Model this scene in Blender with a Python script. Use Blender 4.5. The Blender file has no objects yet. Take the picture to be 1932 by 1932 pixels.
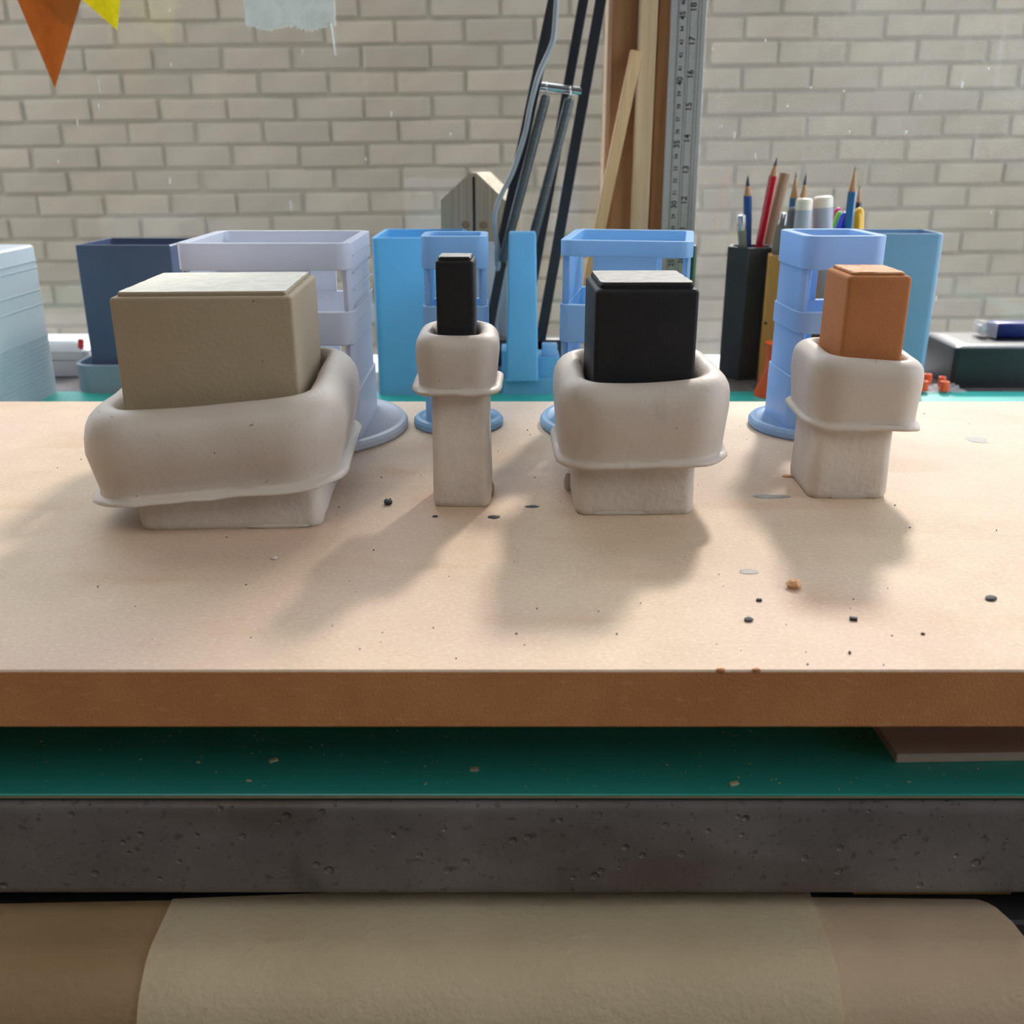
import bpy, bmesh, math, random
from mathutils import Vector, Matrix, noise

random.seed(7)
S = bpy.context.scene
C = S.collection
PI = math.pi
R = math.radians

# ------------------------------------------------------------------ camera
F_PX, CX, CY = 1835.0, 966.0, 943.0          # focal length and principal point in the 1932 px frame
PITCH = R(19.87)
CAM_Z = 0.188                                 # above the cutting mat (z = 0)
cam_d = bpy.data.cameras.new('camera')
cam = bpy.data.objects.new('camera', cam_d)
C.objects.link(cam)
cam.location = (0, 0, CAM_Z)
cam.rotation_euler = (PI / 2 - PITCH, 0, 0)
cam_d.sensor_width = 36.0
cam_d.lens = 36.0 * F_PX / 1932.0
cam_d.shift_y = -(966.0 - CY) / 1932.0
cam_d.clip_start = 0.01
cam_d.clip_end = 60
cam_d.dof.use_dof = True
cam_d.dof.focus_distance = 0.40
cam_d.dof.aperture_fstop = 20
S.camera = cam

# ------------------------------------------------------------------ world, sun, lamp, exposure
W = bpy.data.worlds.new('sky')
S.world = W
W.use_nodes = True
bg = W.node_tree.nodes['Background']
bg.inputs['Color'].default_value = (0.80, 0.90, 1.0, 1)
bg.inputs['Strength'].default_value = 4.4

sun_d = bpy.data.lights.new('sun', 'SUN')
sun_d.energy = 3.4
sun_d.angle = R(5)
sun_d.color = (1.0, 0.93, 0.84)
sun = bpy.data.objects.new('sun', sun_d)
C.objects.link(sun)
SUN_EL, SUN_AZ = R(37), R(20)                 # shines in through the window, from the right
sun_dir = Vector((-math.sin(SUN_AZ) * math.cos(SUN_EL), -math.cos(SUN_AZ) * math.cos(SUN_EL), -math.sin(SUN_EL)))
sun.rotation_euler = sun_dir.to_track_quat('-Z', 'Y').to_euler()
sun.location = (1.5, 4, 4)

lamp_d = bpy.data.lights.new('ceiling_lamp', 'AREA')
lamp_d.energy = 14.5
lamp_d.shape = 'RECTANGLE'
lamp_d.size, lamp_d.size_y = 1.0, 1.7
lamp_d.color = (1.0, 0.95, 0.88)
lamp = bpy.data.objects.new('ceiling_lamp', lamp_d)
C.objects.link(lamp)
lamp.location = (-0.45, -0.88, 1.62)

S.view_settings.view_transform = 'Standard'
S.view_settings.look = 'None'
S.view_settings.exposure = 0.0
S.view_settings.gamma = 1.0
S.view_settings.use_curve_mapping = False


# ------------------------------------------------------------------ helpers
def at(px, py, D=None, z=None):
    """point of the place on the sight line of a pixel, at distance D from the lens plane or at height z"""
    dx, dy = (px - CX) / F_PX, (CY - py) / F_PX
    d = Vector((dx, math.cos(PITCH) + dy * math.sin(PITCH), -math.sin(PITCH) + dy * math.cos(PITCH)))
    t = D / d.y if D is not None else (z - CAM_Z) / d.z
    return Vector((0, 0, CAM_Z)) + d * t


def link(name, me, mats=None, parent=None, loc=(0, 0, 0), rot=(0, 0, 0)):
    o = bpy.data.objects.new(name, me)
    C.objects.link(o)
    if mats is not None and me is not None and not me.materials:
        for m in (mats if isinstance(mats, (list, tuple)) else [mats]):
            me.materials.append(m)
    o.parent = parent
    o.location = loc
    o.rotation_euler = rot
    return o


def tag(o, label, cat, group=None, kind=None):
    o['label'] = label
    o['category'] = cat
    if group:
        o['group'] = group
    if kind:
        o['kind'] = kind
    return o


def thing(name, label, cat, loc=(0, 0, 0), rz=0.0, group=None):
    o = link(name, None, None, None, loc, (0, 0, rz))
    o.empty_display_size = 0.02
    return tag(o, label, cat, group)


def struct(o):
    o['kind'] = 'structure'
    return o


def finish(bm, name, smooth=None):
    bmesh.ops.recalc_face_normals(bm, faces=bm.faces)
    me = bpy.data.meshes.new(name)
    bm.to_mesh(me)
    bm.free()
    if smooth is not None:
        for p in me.polygons:
            p.use_smooth = True
        me.set_sharp_from_angle(angle=R(smooth))
    return me


def bm_box(bm, c, s, bevel=0.0, seg=2, rot=None):
    r = bmesh.ops.create_cube(bm, size=1.0)
    vs = r['verts']
    bmesh.ops.scale(bm, vec=s, verts=vs)
    if bevel > 0:
        es = list({e for v in vs for e in v.link_edges})
        rr = bmesh.ops.bevel(bm, geom=es, offset=bevel, segments=seg, profile=0.5, affect='EDGES')
        vs = list({v for f in rr['faces'] for v in f.verts} | {v for v in vs if v.is_valid})
    if rot is not None:
        bmesh.ops.rotate(bm, cent=(0, 0, 0), matrix=rot, verts=vs)
    bmesh.ops.translate(bm, vec=c, verts=vs)
    return vs


def box(name, c, s, mat, parent=None, bevel=0.0, seg=2, rot=None, smooth=35, loc=(0, 0, 0), rz=0.0):
    bm = bmesh.new()
    bm_box(bm, c, s, bevel, seg, rot)
    return link(name, finish(bm, name, smooth if bevel > 0 else None), mat, parent, loc, (0, 0, rz))


def bm_loft(bm, rings, cap0=True, cap1=True, closed=True):
    vs = [[bm.verts.new(p) for p in ring] for ring in rings]
    n = len(vs[0])
    for a, b in zip(vs[:-1], vs[1:]):
        for i in range(n if closed else n - 1):
            j = (i + 1) % n
            bm.faces.new((a[i], a[j], b[j], b[i]))
    if cap0:
        bm.faces.new(vs[0][::-1])
    if cap1:
        bm.faces.new(vs[-1])
    return vs


def loft(name, rings, mat, parent=None, smooth=35, cap0=True, cap1=True, loc=(0, 0, 0), rz=0.0, rot=None):
    bm = bmesh.new()
    bm_loft(bm, rings, cap0, cap1)
    return link(name, finish(bm, name, smooth), mat, parent, loc, rot or (0, 0, rz))


def rr(hx, hy, r, z, n=6, cx=0.0, cy=0.0, m=0):
    """rounded rectangle ring, n steps per corner, m extra points along each side"""
    r = max(min(r, hx * .999, hy * .999), 1e-5)
    pts = []
    for k, (sx, sy) in enumerate(((1, 1), (-1, 1), (-1, -1), (1, -1))):
        a0 = k * PI / 2
        for i in range(n + 1):
            a = a0 + PI / 2 * i / n
            pts.append((cx + sx * (hx - r) + r * math.cos(a), cy + sy * (hy - r) + r * math.sin(a), z))
        if m:
            a = pts[-1]
            k2 = (k + 1) % 4
            s2 = ((1, 1), (-1, 1), (-1, -1), (1, -1))[k2]
            ang = k2 * PI / 2
            b = (cx + s2[0] * (hx - r) + r * math.cos(ang), cy + s2[1] * (hy - r) + r * math.sin(ang), z)
            for q in range(1, m + 1):
                t = q / (m + 1)
                pts.append((a[0] + (b[0] - a[0]) * t, a[1] + (b[1] - a[1]) * t, z))
    return pts


def circ(r, z, n=32, cx=0.0, cy=0.0):
    return [(cx + r * math.cos(2 * PI * i / n), cy + r * math.sin(2 * PI * i / n), z) for i in range(n)]


def bm_tube(bm, pts, rad, n=10, cap=True):
    pts = [Vector(p) for p in pts]
    rads = rad if isinstance(rad, (list, tuple)) else [rad] * len(pts)
    rings = []
    up = Vector((0.123, 0.31, 0.94)).normalized()
    for i, p in enumerate(pts):
        t = (pts[min(i + 1, len(pts) - 1)] - pts[max(i - 1, 0)]).normalized()
        s = t.cross(up)
        if s.length < 1e-4:
            s = t.cross(Vector((1, 0, 0)))
        s.normalize()
        u = s.cross(t).normalized()
        rings.append([p + (s * math.cos(2 * PI * k / n) + u * math.sin(2 * PI * k / n)) * rads[i] for k in range(n)])
    bm_loft(bm, rings, cap, cap)


def tube(name, pts, rad, mat, parent=None, n=10, smooth=45, loc=(0, 0, 0)):
    bm = bmesh.new()
    bm_tube(bm, pts, rad, n)
    return link(name, finish(bm, name, smooth), mat, parent, loc)


def spline(pts, k=8):
    pts = [Vector(p) for p in pts]
    out = []
    for i in range(len(pts) - 1):
        p0, p1, p2, p3 = pts[max(i - 1, 0)], pts[i], pts[i + 1], pts[min(i + 2, len(pts) - 1)]
        for j in range(k):
            t = j / k
            out.append(0.5 * ((2 * p1) + (p2 - p0) * t + (2 * p0 - 5 * p1 + 4 * p2 - p3) * t * t + (3 * p1 - p0 - 3 * p2 + p3) * t ** 3))
    out.append(pts[-1])
    return out


def bar(name, a, b, w, d, mat, parent=None, side=(1, 0, 0), bevel=0.0006):
    """flat bar from a to b, w across 'side', d across the other way"""
    a, b = Vector(a), Vector(b)
    z = (b - a)
    L = z.length
    z.normalize()
    x = Vector(side) - z * z.dot(Vector(side))
    x.normalize()
    y = z.cross(x)
    M = Matrix((x, y, z)).transposed()
    return box(name, (a + b) / 2, (w, d, L), mat, parent, bevel, 1, M)


# ------------------------------------------------------------------ materials
def mat(name, col, rough=0.5, col2=None, scale=60.0, detail=4.0, bump=0.0, bscale=300.0, metal=0.0, spec=0.5,
        stretch=(1, 1, 1), lo=0.35, hi=0.65, rand=0.0, coat=0.0, sss=0.0):
    m = bpy.data.materials.new(name)
    m.use_nodes = True
    nt = m.node_tree
    b = nt.nodes['Principled BSDF']
    b.inputs['Roughness'].default_value = rough
    b.inputs['Metallic'].default_value = metal
    b.inputs['Specular IOR Level'].default_value = spec
    b.inputs['Coat Weight'].default_value = coat
    if sss:
        b.inputs['Subsurface Weight'].default_value = sss
        b.inputs['Subsurface Scale'].default_value = 0.002
    c1 = (*col, 1)
    c2 = (*(col2 or [c * 0.86 for c in col]), 1)
    tc = nt.nodes.new('ShaderNodeTexCoord')
    mp = nt.nodes.new('ShaderNodeMapping')
    mp.inputs['Scale'].default_value = stretch
    nt.links.new(tc.outputs['Object'], mp.inputs['Vector'])
    nz = nt.nodes.new('ShaderNodeTexNoise')
    nz.inputs['Scale'].default_value = scale
    nz.inputs['Detail'].default_value = detail
    nz.inputs['Roughness'].default_value = 0.6
    nt.links.new(mp.outputs[0], nz.inputs['Vector'])
    rp = nt.nodes.new('ShaderNodeValToRGB')
    rp.color_ramp.elements[0].position = lo
    rp.color_ramp.elements[1].position = hi
    rp.color_ramp.elements[0].color = c1
    rp.color_ramp.elements[1].color = c2
    nt.links.new(nz.outputs['Fac'], rp.inputs['Fac'])
    out = rp.outputs['Color']
    if rand:
        oi = nt.nodes.new('ShaderNodeObjectInfo')
        hs = nt.nodes.new('ShaderNodeHueSaturation')
        mr = nt.nodes.new('ShaderNodeMapRange')
        mr.inputs['To Min'].default_value = 1 - rand
        mr.inputs['To Max'].default_value = 1 + rand
        nt.links.new(oi.outputs['Random'], mr.inputs['Value'])
        nt.links.new(mr.outputs[0], hs.inputs['Value'])
        nt.links.new(out, hs.inputs['Color'])
        out = hs.outputs['Color']
    nt.links.new(out, b.inputs['Base Color'])
    if bump:
        n2 = nt.nodes.new('ShaderNodeTexNoise')
        n2.inputs['Scale'].default_value = bscale
        n2.inputs['Detail'].default_value = 5
        nt.links.new(mp.outputs[0], n2.inputs['Vector'])
        bp = nt.nodes.new('ShaderNodeBump')
        bp.inputs['Strength'].default_value = bump
        bp.inputs['Distance'].default_value = 0.001
        nt.links.new(n2.outputs['Fac'], bp.inputs['Height'])
        nt.links.new(bp.outputs[0], b.inputs['Normal'])
    m['_'] = 0
    return m


def overlay(m, col, scale, lo, hi, amount=1.0, stretch=(1, 1, 1), kind='noise', loc=(0, 0, 0), detail=3.0, coords='Object'):
    """mixes a second colour over a material's base colour through a noise or voronoi mask"""
    nt = m.node_tree
    b = nt.nodes['Principled BSDF']
    src = b.inputs['Base Color'].links[0].from_socket
    tc = nt.nodes.new('ShaderNodeTexCoord')
    mp = nt.nodes.new('ShaderNodeMapping')
    mp.inputs['Scale'].default_value = stretch
    mp.inputs['Location'].default_value = loc
    nt.links.new(tc.outputs[coords], mp.inputs['Vector'])
    if kind == 'noise':
        t = nt.nodes.new('ShaderNodeTexNoise')
        t.inputs['Detail'].default_value = detail
        o = t.outputs['Fac']
    else:
        t = nt.nodes.new('ShaderNodeTexVoronoi')
        o = t.outputs['Distance']
    t.inputs['Scale'].default_value = scale
    nt.links.new(mp.outputs[0], t.inputs['Vector'])
    mr = nt.nodes.new('ShaderNodeMapRange')
    mr.inputs['From Min'].default_value = lo
    mr.inputs['From Max'].default_value = hi
    mr.inputs['To Max'].default_value = amount
    nt.links.new(o, mr.inputs['Value'])
    mx = nt.nodes.new('ShaderNodeMix')
    mx.data_type = 'RGBA'
    nt.links.new(mr.outputs[0], mx.inputs['Factor'])
    nt.links.new(src, mx.inputs['A'])
    mx.inputs['B'].default_value = (*col, 1)
    nt.links.new(mx.outputs['Result'], b.inputs['Base Color'])
    return m


def pits(m, scale, thr, depth=0.5, loc=(0, 0, 0)):
    """small round holes: voronoi cells as dark bump"""
    nt = m.node_tree
    b = nt.nodes['Principled BSDF']
    tc = nt.nodes.new('ShaderNodeTexCoord')
    mp = nt.nodes.new('ShaderNodeMapping')
    mp.inputs['Location'].default_value = loc
    nt.links.new(tc.outputs['Object'], mp.inputs['Vector'])
    v = nt.nodes.new('ShaderNodeTexVoronoi')
    v.inputs['Scale'].default_value = scale
    nt.links.new(mp.outputs[0], v.inputs['Vector'])
    mr = nt.nodes.new('ShaderNodeMapRange')
    mr.inputs['From Min'].default_value = thr * 0.6
    mr.inputs['From Max'].default_value = thr
    nt.links.new(v.outputs['Distance'], mr.inputs['Value'])
    bp = nt.nodes.new('ShaderNodeBump')
    bp.inputs['Strength'].default_value = depth
    bp.inputs['Distance'].default_value = 0.002
    nt.links.new(mr.outputs[0], bp.inputs['Height'])
    if b.inputs['Normal'].links:
        nt.links.new(b.inputs['Normal'].links[0].from_socket, bp.inputs['Normal'])
    nt.links.new(bp.outputs[0], b.inputs['Normal'])
    return m


# room
M_paint = mat('wall_paint', (0.20, 0.19, 0.17), 0.8, scale=4, bump=0.1)
M_ceil = mat('ceiling_paint', (0.45, 0.43, 0.40), 0.9, scale=4)
M_floor = mat('floor_boards', (0.22, 0.16, 0.11), 0.6, scale=8, stretch=(1, 8, 1))
M_yard = mat('yard_paving', (0.30, 0.29, 0.26), 0.9, scale=9, bump=0.3, bscale=60)
M_mortar = mat('mortar', (0.155, 0.130, 0.086), 0.95, (0.185, 0.155, 0.105), scale=9, bump=0.6, bscale=160)
M_brick = mat('pale_brick', (0.230, 0.190, 0.134), 0.95, (0.20, 0.164, 0.115), scale=14, bump=0.9, bscale=110, rand=0.10)
overlay(M_brick, (0.235, 0.165, 0.13), 3.1, 0.52, 0.72, 0.55)
overlay(M_brick, (0.16, 0.14, 0.11), 60, 0.60, 0.74, 0.5)
M_sill = mat('white_sill_paint', (0.75, 0.74, 0.72), 0.4, scale=20)
M_pine = mat('orange_pine', (0.38, 0.17, 0.065), 0.55, (0.30, 0.12, 0.042), scale=40, stretch=(6, 6, 0.25), bump=0.15, bscale=200)
M_pine_l = mat('light_pine', (0.66, 0.46, 0.29), 0.55, (0.56, 0.37, 0.21), scale=40, stretch=(6, 6, 0.25), bump=0.1)
M_stick = mat('pale_stick', (0.60, 0.38, 0.19), 0.6, (0.52, 0.31, 0.14), scale=60, stretch=(6, 6, 0.3))
# desk
M_mdf = mat('mdf_top', (0.595, 0.455, 0.325), 0.6, (0.54, 0.405, 0.285), scale=45, detail=8, bump=0.07, bscale=1300, spec=0.22)
overlay(M_mdf, (0.36, 0.28, 0.20), 16, 0.70, 0.74, 0.55, stretch=(0.6, 1.3, 1), loc=(0.55, 0.24, 0))
overlay(M_mdf, (0.56, 0.40, 0.315), 8, 0.42, 0.62, 0.8, loc=(5.1, 1.3, 0), detail=5)
overlay(M_mdf, (0.43, 0.235, 0.11), 11, 0.60, 0.74, 0.55, loc=(2.2, 0.4, 0))
overlay(M_mdf, (0.42, 0.29, 0.19), 900, 0.48, 0.75, 0.40, stretch=(0.8, 1, 1), detail=3)
overlay(M_mdf, (0.76, 0.63, 0.49), 1000, 0.54, 0.75, 0.42, stretch=(0.6, 1, 1), loc=(3, 1, 0), detail=3)
overlay(M_mdf, (0.46, 0.27, 0.14), 30, 0.58, 0.72, 0.35, stretch=(0.5, 1.5, 1), loc=(7, 1, 0), detail=6)
M_mdf_edge = mat('mdf_edge', (0.56, 0.25, 0.10), 0.85, (0.48, 0.205, 0.08), scale=30, detail=8, bump=0.35, bscale=1500, spec=0.2)
overlay(M_mdf_edge, (0.62, 0.38, 0.20), 600, 0.58, 0.80, 0.6, stretch=(0.3, 1, 1))
M_mat = mat('mat_green', (0.04, 0.46, 0.39), 0.34, (0.035, 0.40, 0.34), scale=12, bump=0.05, bscale=800)
overlay(M_mat, (0.10, 0.26, 0.22), 900, 0.72, 0.80, 0.4, stretch=(1, 0.04, 1), detail=1)
M_mat_core = mat('mat_core_tan', (0.42, 0.30, 0.18), 0.7, scale=60)
M_mat_base = mat('mat_base_green', (0.012, 0.05, 0.045), 0.5, scale=60)
M_conc = mat('dark_concrete', (0.125, 0.114, 0.111), 0.46, (0.19, 0.174, 0.17), scale=22, detail=8, bump=0.25, bscale=420)
overlay(M_conc, (0.085, 0.050, 0.042), 9, 0.54, 0.70, 0.8, stretch=(0.6, 1, 1.6))
overlay(M_conc, (0.022, 0.021, 0.022), 14, 0.60, 0.68, 0.75, stretch=(2.0, 1, 0.7), loc=(0.43, 0, 0.2))
overlay(M_conc, (0.20, 0.185, 0.18), 130, 0.55, 0.75, 0.35, detail=6)
overlay(M_conc, (0.05, 0.046, 0.046), 320, 0.62, 0.74, 0.7, detail=2)
pits(M_conc, 120, 0.15, 0.7)
pits(M_conc, 300, 0.14, 0.8, (0.7, 0.3, 0.1))
pits(M_conc, 60, 0.10, 0.9, (0.3, 0.1, 0.2))
M_steel_and_shade = mat('black_steel_and_shade', (0.02, 0.02, 0.022), 0.45, scale=30)
M_plywood = mat('pinkish_plywood', (0.74, 0.55, 0.45), 0.5, (0.66, 0.48, 0.38), scale=30, stretch=(0.3, 6, 6))
M_paper = mat('cream_paper', (0.86, 0.74, 0.53), 0.55, (0.80, 0.68, 0.47), scale=25, bump=0.5, bscale=420)
M_paper_tan = mat('tan_paper', (0.58, 0.41, 0.23), 0.6, (0.52, 0.36, 0.19), scale=25, bump=0.35, bscale=420)
M_paper_pink = mat('rosy_paper', (0.84, 0.67, 0.49), 0.6, (0.78, 0.61, 0.43), scale=25, bump=0.4, bscale=420)
M_card = mat('brown_card', (0.34, 0.19, 0.07), 0.8, scale=30)
# casts
def plaster(name, smudge, seed):
    m = mat(name, (0.54, 0.465, 0.40), 0.5, (0.50, 0.425, 0.365), scale=35, bump=0.12, bscale=500, spec=0.4)
    overlay(m, (0.36, 0.31, 0.28), 70, 0.62, 0.75, smudge, loc=(seed, seed * 1.7, 0.3), stretch=(1, 1, 0.6), detail=5)
    overlay(m, (0.10, 0.09, 0.09), 420, 0.775, 0.80, 0.7, loc=(seed, 2, 0), detail=1)
    return m
M_plaster_a = plaster('plaster_clean', 0.12, 0.3)
M_plaster_b = plaster('plaster_grubby', 0.75, 1.3)
M_plaster_c = plaster('plaster_stained', 0.5, 2.9)
M_plaster_d = plaster('plaster_pale', 0.05, 4.1)
M_foot = mat('plaster_foot', (0.64, 0.57, 0.50), 0.75, (0.57, 0.50, 0.435), scale=45, bump=0.4, bscale=380)
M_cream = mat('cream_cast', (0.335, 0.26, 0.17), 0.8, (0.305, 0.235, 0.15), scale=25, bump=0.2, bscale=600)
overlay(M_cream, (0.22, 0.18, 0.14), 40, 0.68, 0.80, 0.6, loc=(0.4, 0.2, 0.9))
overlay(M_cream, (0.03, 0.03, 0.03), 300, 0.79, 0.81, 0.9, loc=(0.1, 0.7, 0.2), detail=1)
M_cream_top = mat('cream_cast_rough_lit', (0.70, 0.66, 0.57), 0.9, (0.60, 0.565, 0.485), scale=160, bump=0.2, bscale=700)  # daylight on the cap put into a colour lighter than the sides
M_black = mat('black_cast', (0.012, 0.012, 0.013), 0.62, (0.016, 0.015, 0.016), scale=80, bump=0.12, bscale=900, spec=0.25)
M_black_top = mat('black_cast_dust_glare', (0.34, 0.315, 0.29), 0.7, (0.24, 0.22, 0.20), scale=200, bump=0.15, bscale=800)  # dust grey that also stands for sun glare on the black tops
M_terra = mat('terracotta_cast', (0.43, 0.17, 0.062), 0.85, (0.395, 0.152, 0.054), scale=40, bump=0.2, bscale=800, spec=0.25)
M_terra_top = mat('terracotta_rough', (0.62, 0.36, 0.22), 0.9, (0.42, 0.17, 0.07), scale=220, bump=0.2, bscale=700, lo=0.45, hi=0.7)
# prints
def pla(name, col, rough=0.32, trans=0.4):
    m = mat(name, col, rough, [c * 0.93 for c in col], scale=14, bump=0.06, bscale=900, stretch=(0.02, 0.02, 1), spec=0.5)
    if trans:
        nt = m.node_tree
        b = nt.nodes['Principled BSDF']
        out = [n for n in nt.nodes if n.type == 'OUTPUT_MATERIAL'][0]
        tl = nt.nodes.new('ShaderNodeBsdfTranslucent')
        nt.links.new(b.inputs['Base Color'].links[0].from_socket, tl.inputs['Color'])
        mx = nt.nodes.new('ShaderNodeMixShader')
        mx.inputs[0].default_value = trans
        nt.links.new(b.outputs[0], mx.inputs[1])
        nt.links.new(tl.outputs[0], mx.inputs[2])
        nt.links.new(mx.outputs[0], out.inputs['Surface'])
    return m
M_pla_white = pla('lilac_white_plastic', (0.69, 0.71, 0.79))
M_pla_blue = pla('sky_blue_plastic', (0.37, 0.62, 0.87))
M_pla_blue2 = pla('mid_blue_plastic', (0.22, 0.55, 0.82))
M_pla_blue3 = pla('pale_blue_plastic', (0.40, 0.58, 0.83))
M_pla_steel = pla('steel_blue_plastic', (0.24, 0.40, 0.58), 0.32, 0.25)
M_pla_slate = pla('slate_blue_plastic', (0.075, 0.10, 0.175), 0.28, 0.0)
M_pla_grey = pla('grey_blue_plastic', (0.40, 0.47, 0.55))
M_ribbed = pla('white_ribbed_plastic', (0.62, 0.66, 0.70), 0.4)
M_white = mat('white_plastic', (0.80, 0.80, 0.80), 0.3, scale=20)
M_red = mat('red_plastic', (0.62, 0.015, 0.02), 0.3, scale=20)
M_orange = mat('orange_plastic', (0.85, 0.10, 0.015), 0.35, scale=20)
M_copper = mat('copper_wire', (0.72, 0.30, 0.14), 0.3, metal=1.0, scale=90)
M_leather = mat('black_leatherette', (0.014, 0.015, 0.018), 0.36, scale=60, bump=0.25, bscale=900)
M_navy = mat('navy_plastic', (0.012, 0.02, 0.14), 0.3, scale=20)
M_blackpot = mat('black_pot', (0.030, 0.031, 0.036), 0.5, (0.022, 0.022, 0.026), scale=40, bump=0.2, bscale=600)
M_woodpot = mat('honey_wood', (0.55, 0.26, 0.055), 0.5, (0.46, 0.20, 0.04), scale=30, stretch=(5, 5, 0.3))
M_greypot = mat('grey_pot', (0.12, 0.11, 0.10), 0.6, scale=30)
M_birch = mat('weathered_wood', (0.52, 0.42, 0.30), 0.75, (0.38, 0.29, 0.19), scale=55, stretch=(7, 2, 0.12), bump=0.3)
overlay(M_birch, (0.33, 0.15, 0.05), 28, 0.64, 0.74, 0.7, stretch=(4, 2, 0.5))
M_birch_top = mat('lit_wood_edge', (0.74, 0.64, 0.50), 0.8, (0.50, 0.38, 0.26), scale=250, bump=0.6)  # sunlit roof slopes put into a paler wood colour
M_arm = mat('black_lamp_arm', (0.018, 0.018, 0.024), 0.38, scale=30)
M_spring = mat('grey_spring', (0.10, 0.105, 0.115), 0.38, metal=0.6, scale=30, bump=0.9, bscale=60, stretch=(0.2, 0.2, 16))
M_chrome = mat('bright_metal', (0.62, 0.62, 0.63), 0.22, metal=1.0, scale=30)
M_cable = mat('grey_cable', (0.36, 0.37, 0.40), 0.4, scale=30)
M_ruler = mat('brushed_steel', (0.50, 0.475, 0.465), 0.42, (0.46, 0.44, 0.43), metal=0.55, scale=60, stretch=(1, 1, 30))
M_ink = mat('black_ink', (0.012, 0.012, 0.014), 0.6, scale=30)
M_engrave = mat('grey_engraving', (0.10, 0.10, 0.11), 0.6, scale=30)
M_felt_o = mat('orange_felt', (0.46, 0.175, 0.035), 0.9, (0.41, 0.15, 0.03), scale=200, bump=0.3, bscale=900)
M_felt_y = mat('yellow_felt', (0.65, 0.58, 0.03), 0.9, scale=200)
M_fleck = mat('white_paint_fleck', (0.85, 0.85, 0.82), 0.7, scale=60)
M_blue_p = mat('blue_pencil_paint', (0.008, 0.075, 0.30), 0.3, scale=20)
M_teal_p = mat('teal_pencil_paint', (0.012, 0.13, 0.29), 0.3, scale=20)
M_red_p = mat('red_pencil_paint', (0.50, 0.008, 0.025), 0.25, scale=20)
M_dark_p = mat('dark_pencil_paint', (0.03, 0.012, 0.018), 0.3, scale=20)
M_wood_p = mat('pencil_wood', (0.50, 0.27, 0.13), 0.6, scale=120, stretch=(4, 4, 0.5))
M_lead = mat('graphite', (0.035, 0.035, 0.045), 0.4, scale=60)
M_dowel = mat('brown_dowel', (0.33, 0.22, 0.14), 0.7, (0.27, 0.175, 0.105), scale=40, stretch=(4, 4, 0.4))
M_greyp = mat('grey_pen', (0.14, 0.145, 0.16), 0.35, scale=20)
M_marker = mat('marker_body', (0.42, 0.42, 0.50), 0.35, scale=20)
M_markcap = mat('marker_cap', (0.82, 0.72, 0.60), 0.25, scale=20)
M_pink = mat('pink_plastic', (0.62, 0.02, 0.20), 0.3, scale=20)
M_green = mat('lime_plastic', (0.12, 0.62, 0.02), 0.3, scale=20)
M_dgreen = mat('dark_green_plastic', (0.008, 0.07, 0.03), 0.35, scale=20)
M_bluepen = mat('blue_plastic', (0.01, 0.03, 0.60), 0.3, scale=20)
M_yellow = mat('yellow_plastic', (0.85, 0.46, 0.01), 0.3, scale=20)
M_sage = mat('sage_handle', (0.25, 0.25, 0.20), 0.5, scale=20)
M_chip_d = mat('charcoal_chip', (0.03, 0.032, 0.04), 0.7, scale=200)
M_chip_g = mat('grey_spill', (0.30, 0.27, 0.24), 0.6, scale=200)
M_chip_o = mat('terracotta_chip', (0.50, 0.22, 0.09), 0.85, (0.68, 0.42, 0.24), scale=300)
M_chip_w = mat('pale_wood_chip', (0.66, 0.56, 0.38), 0.8, scale=200)


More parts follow.
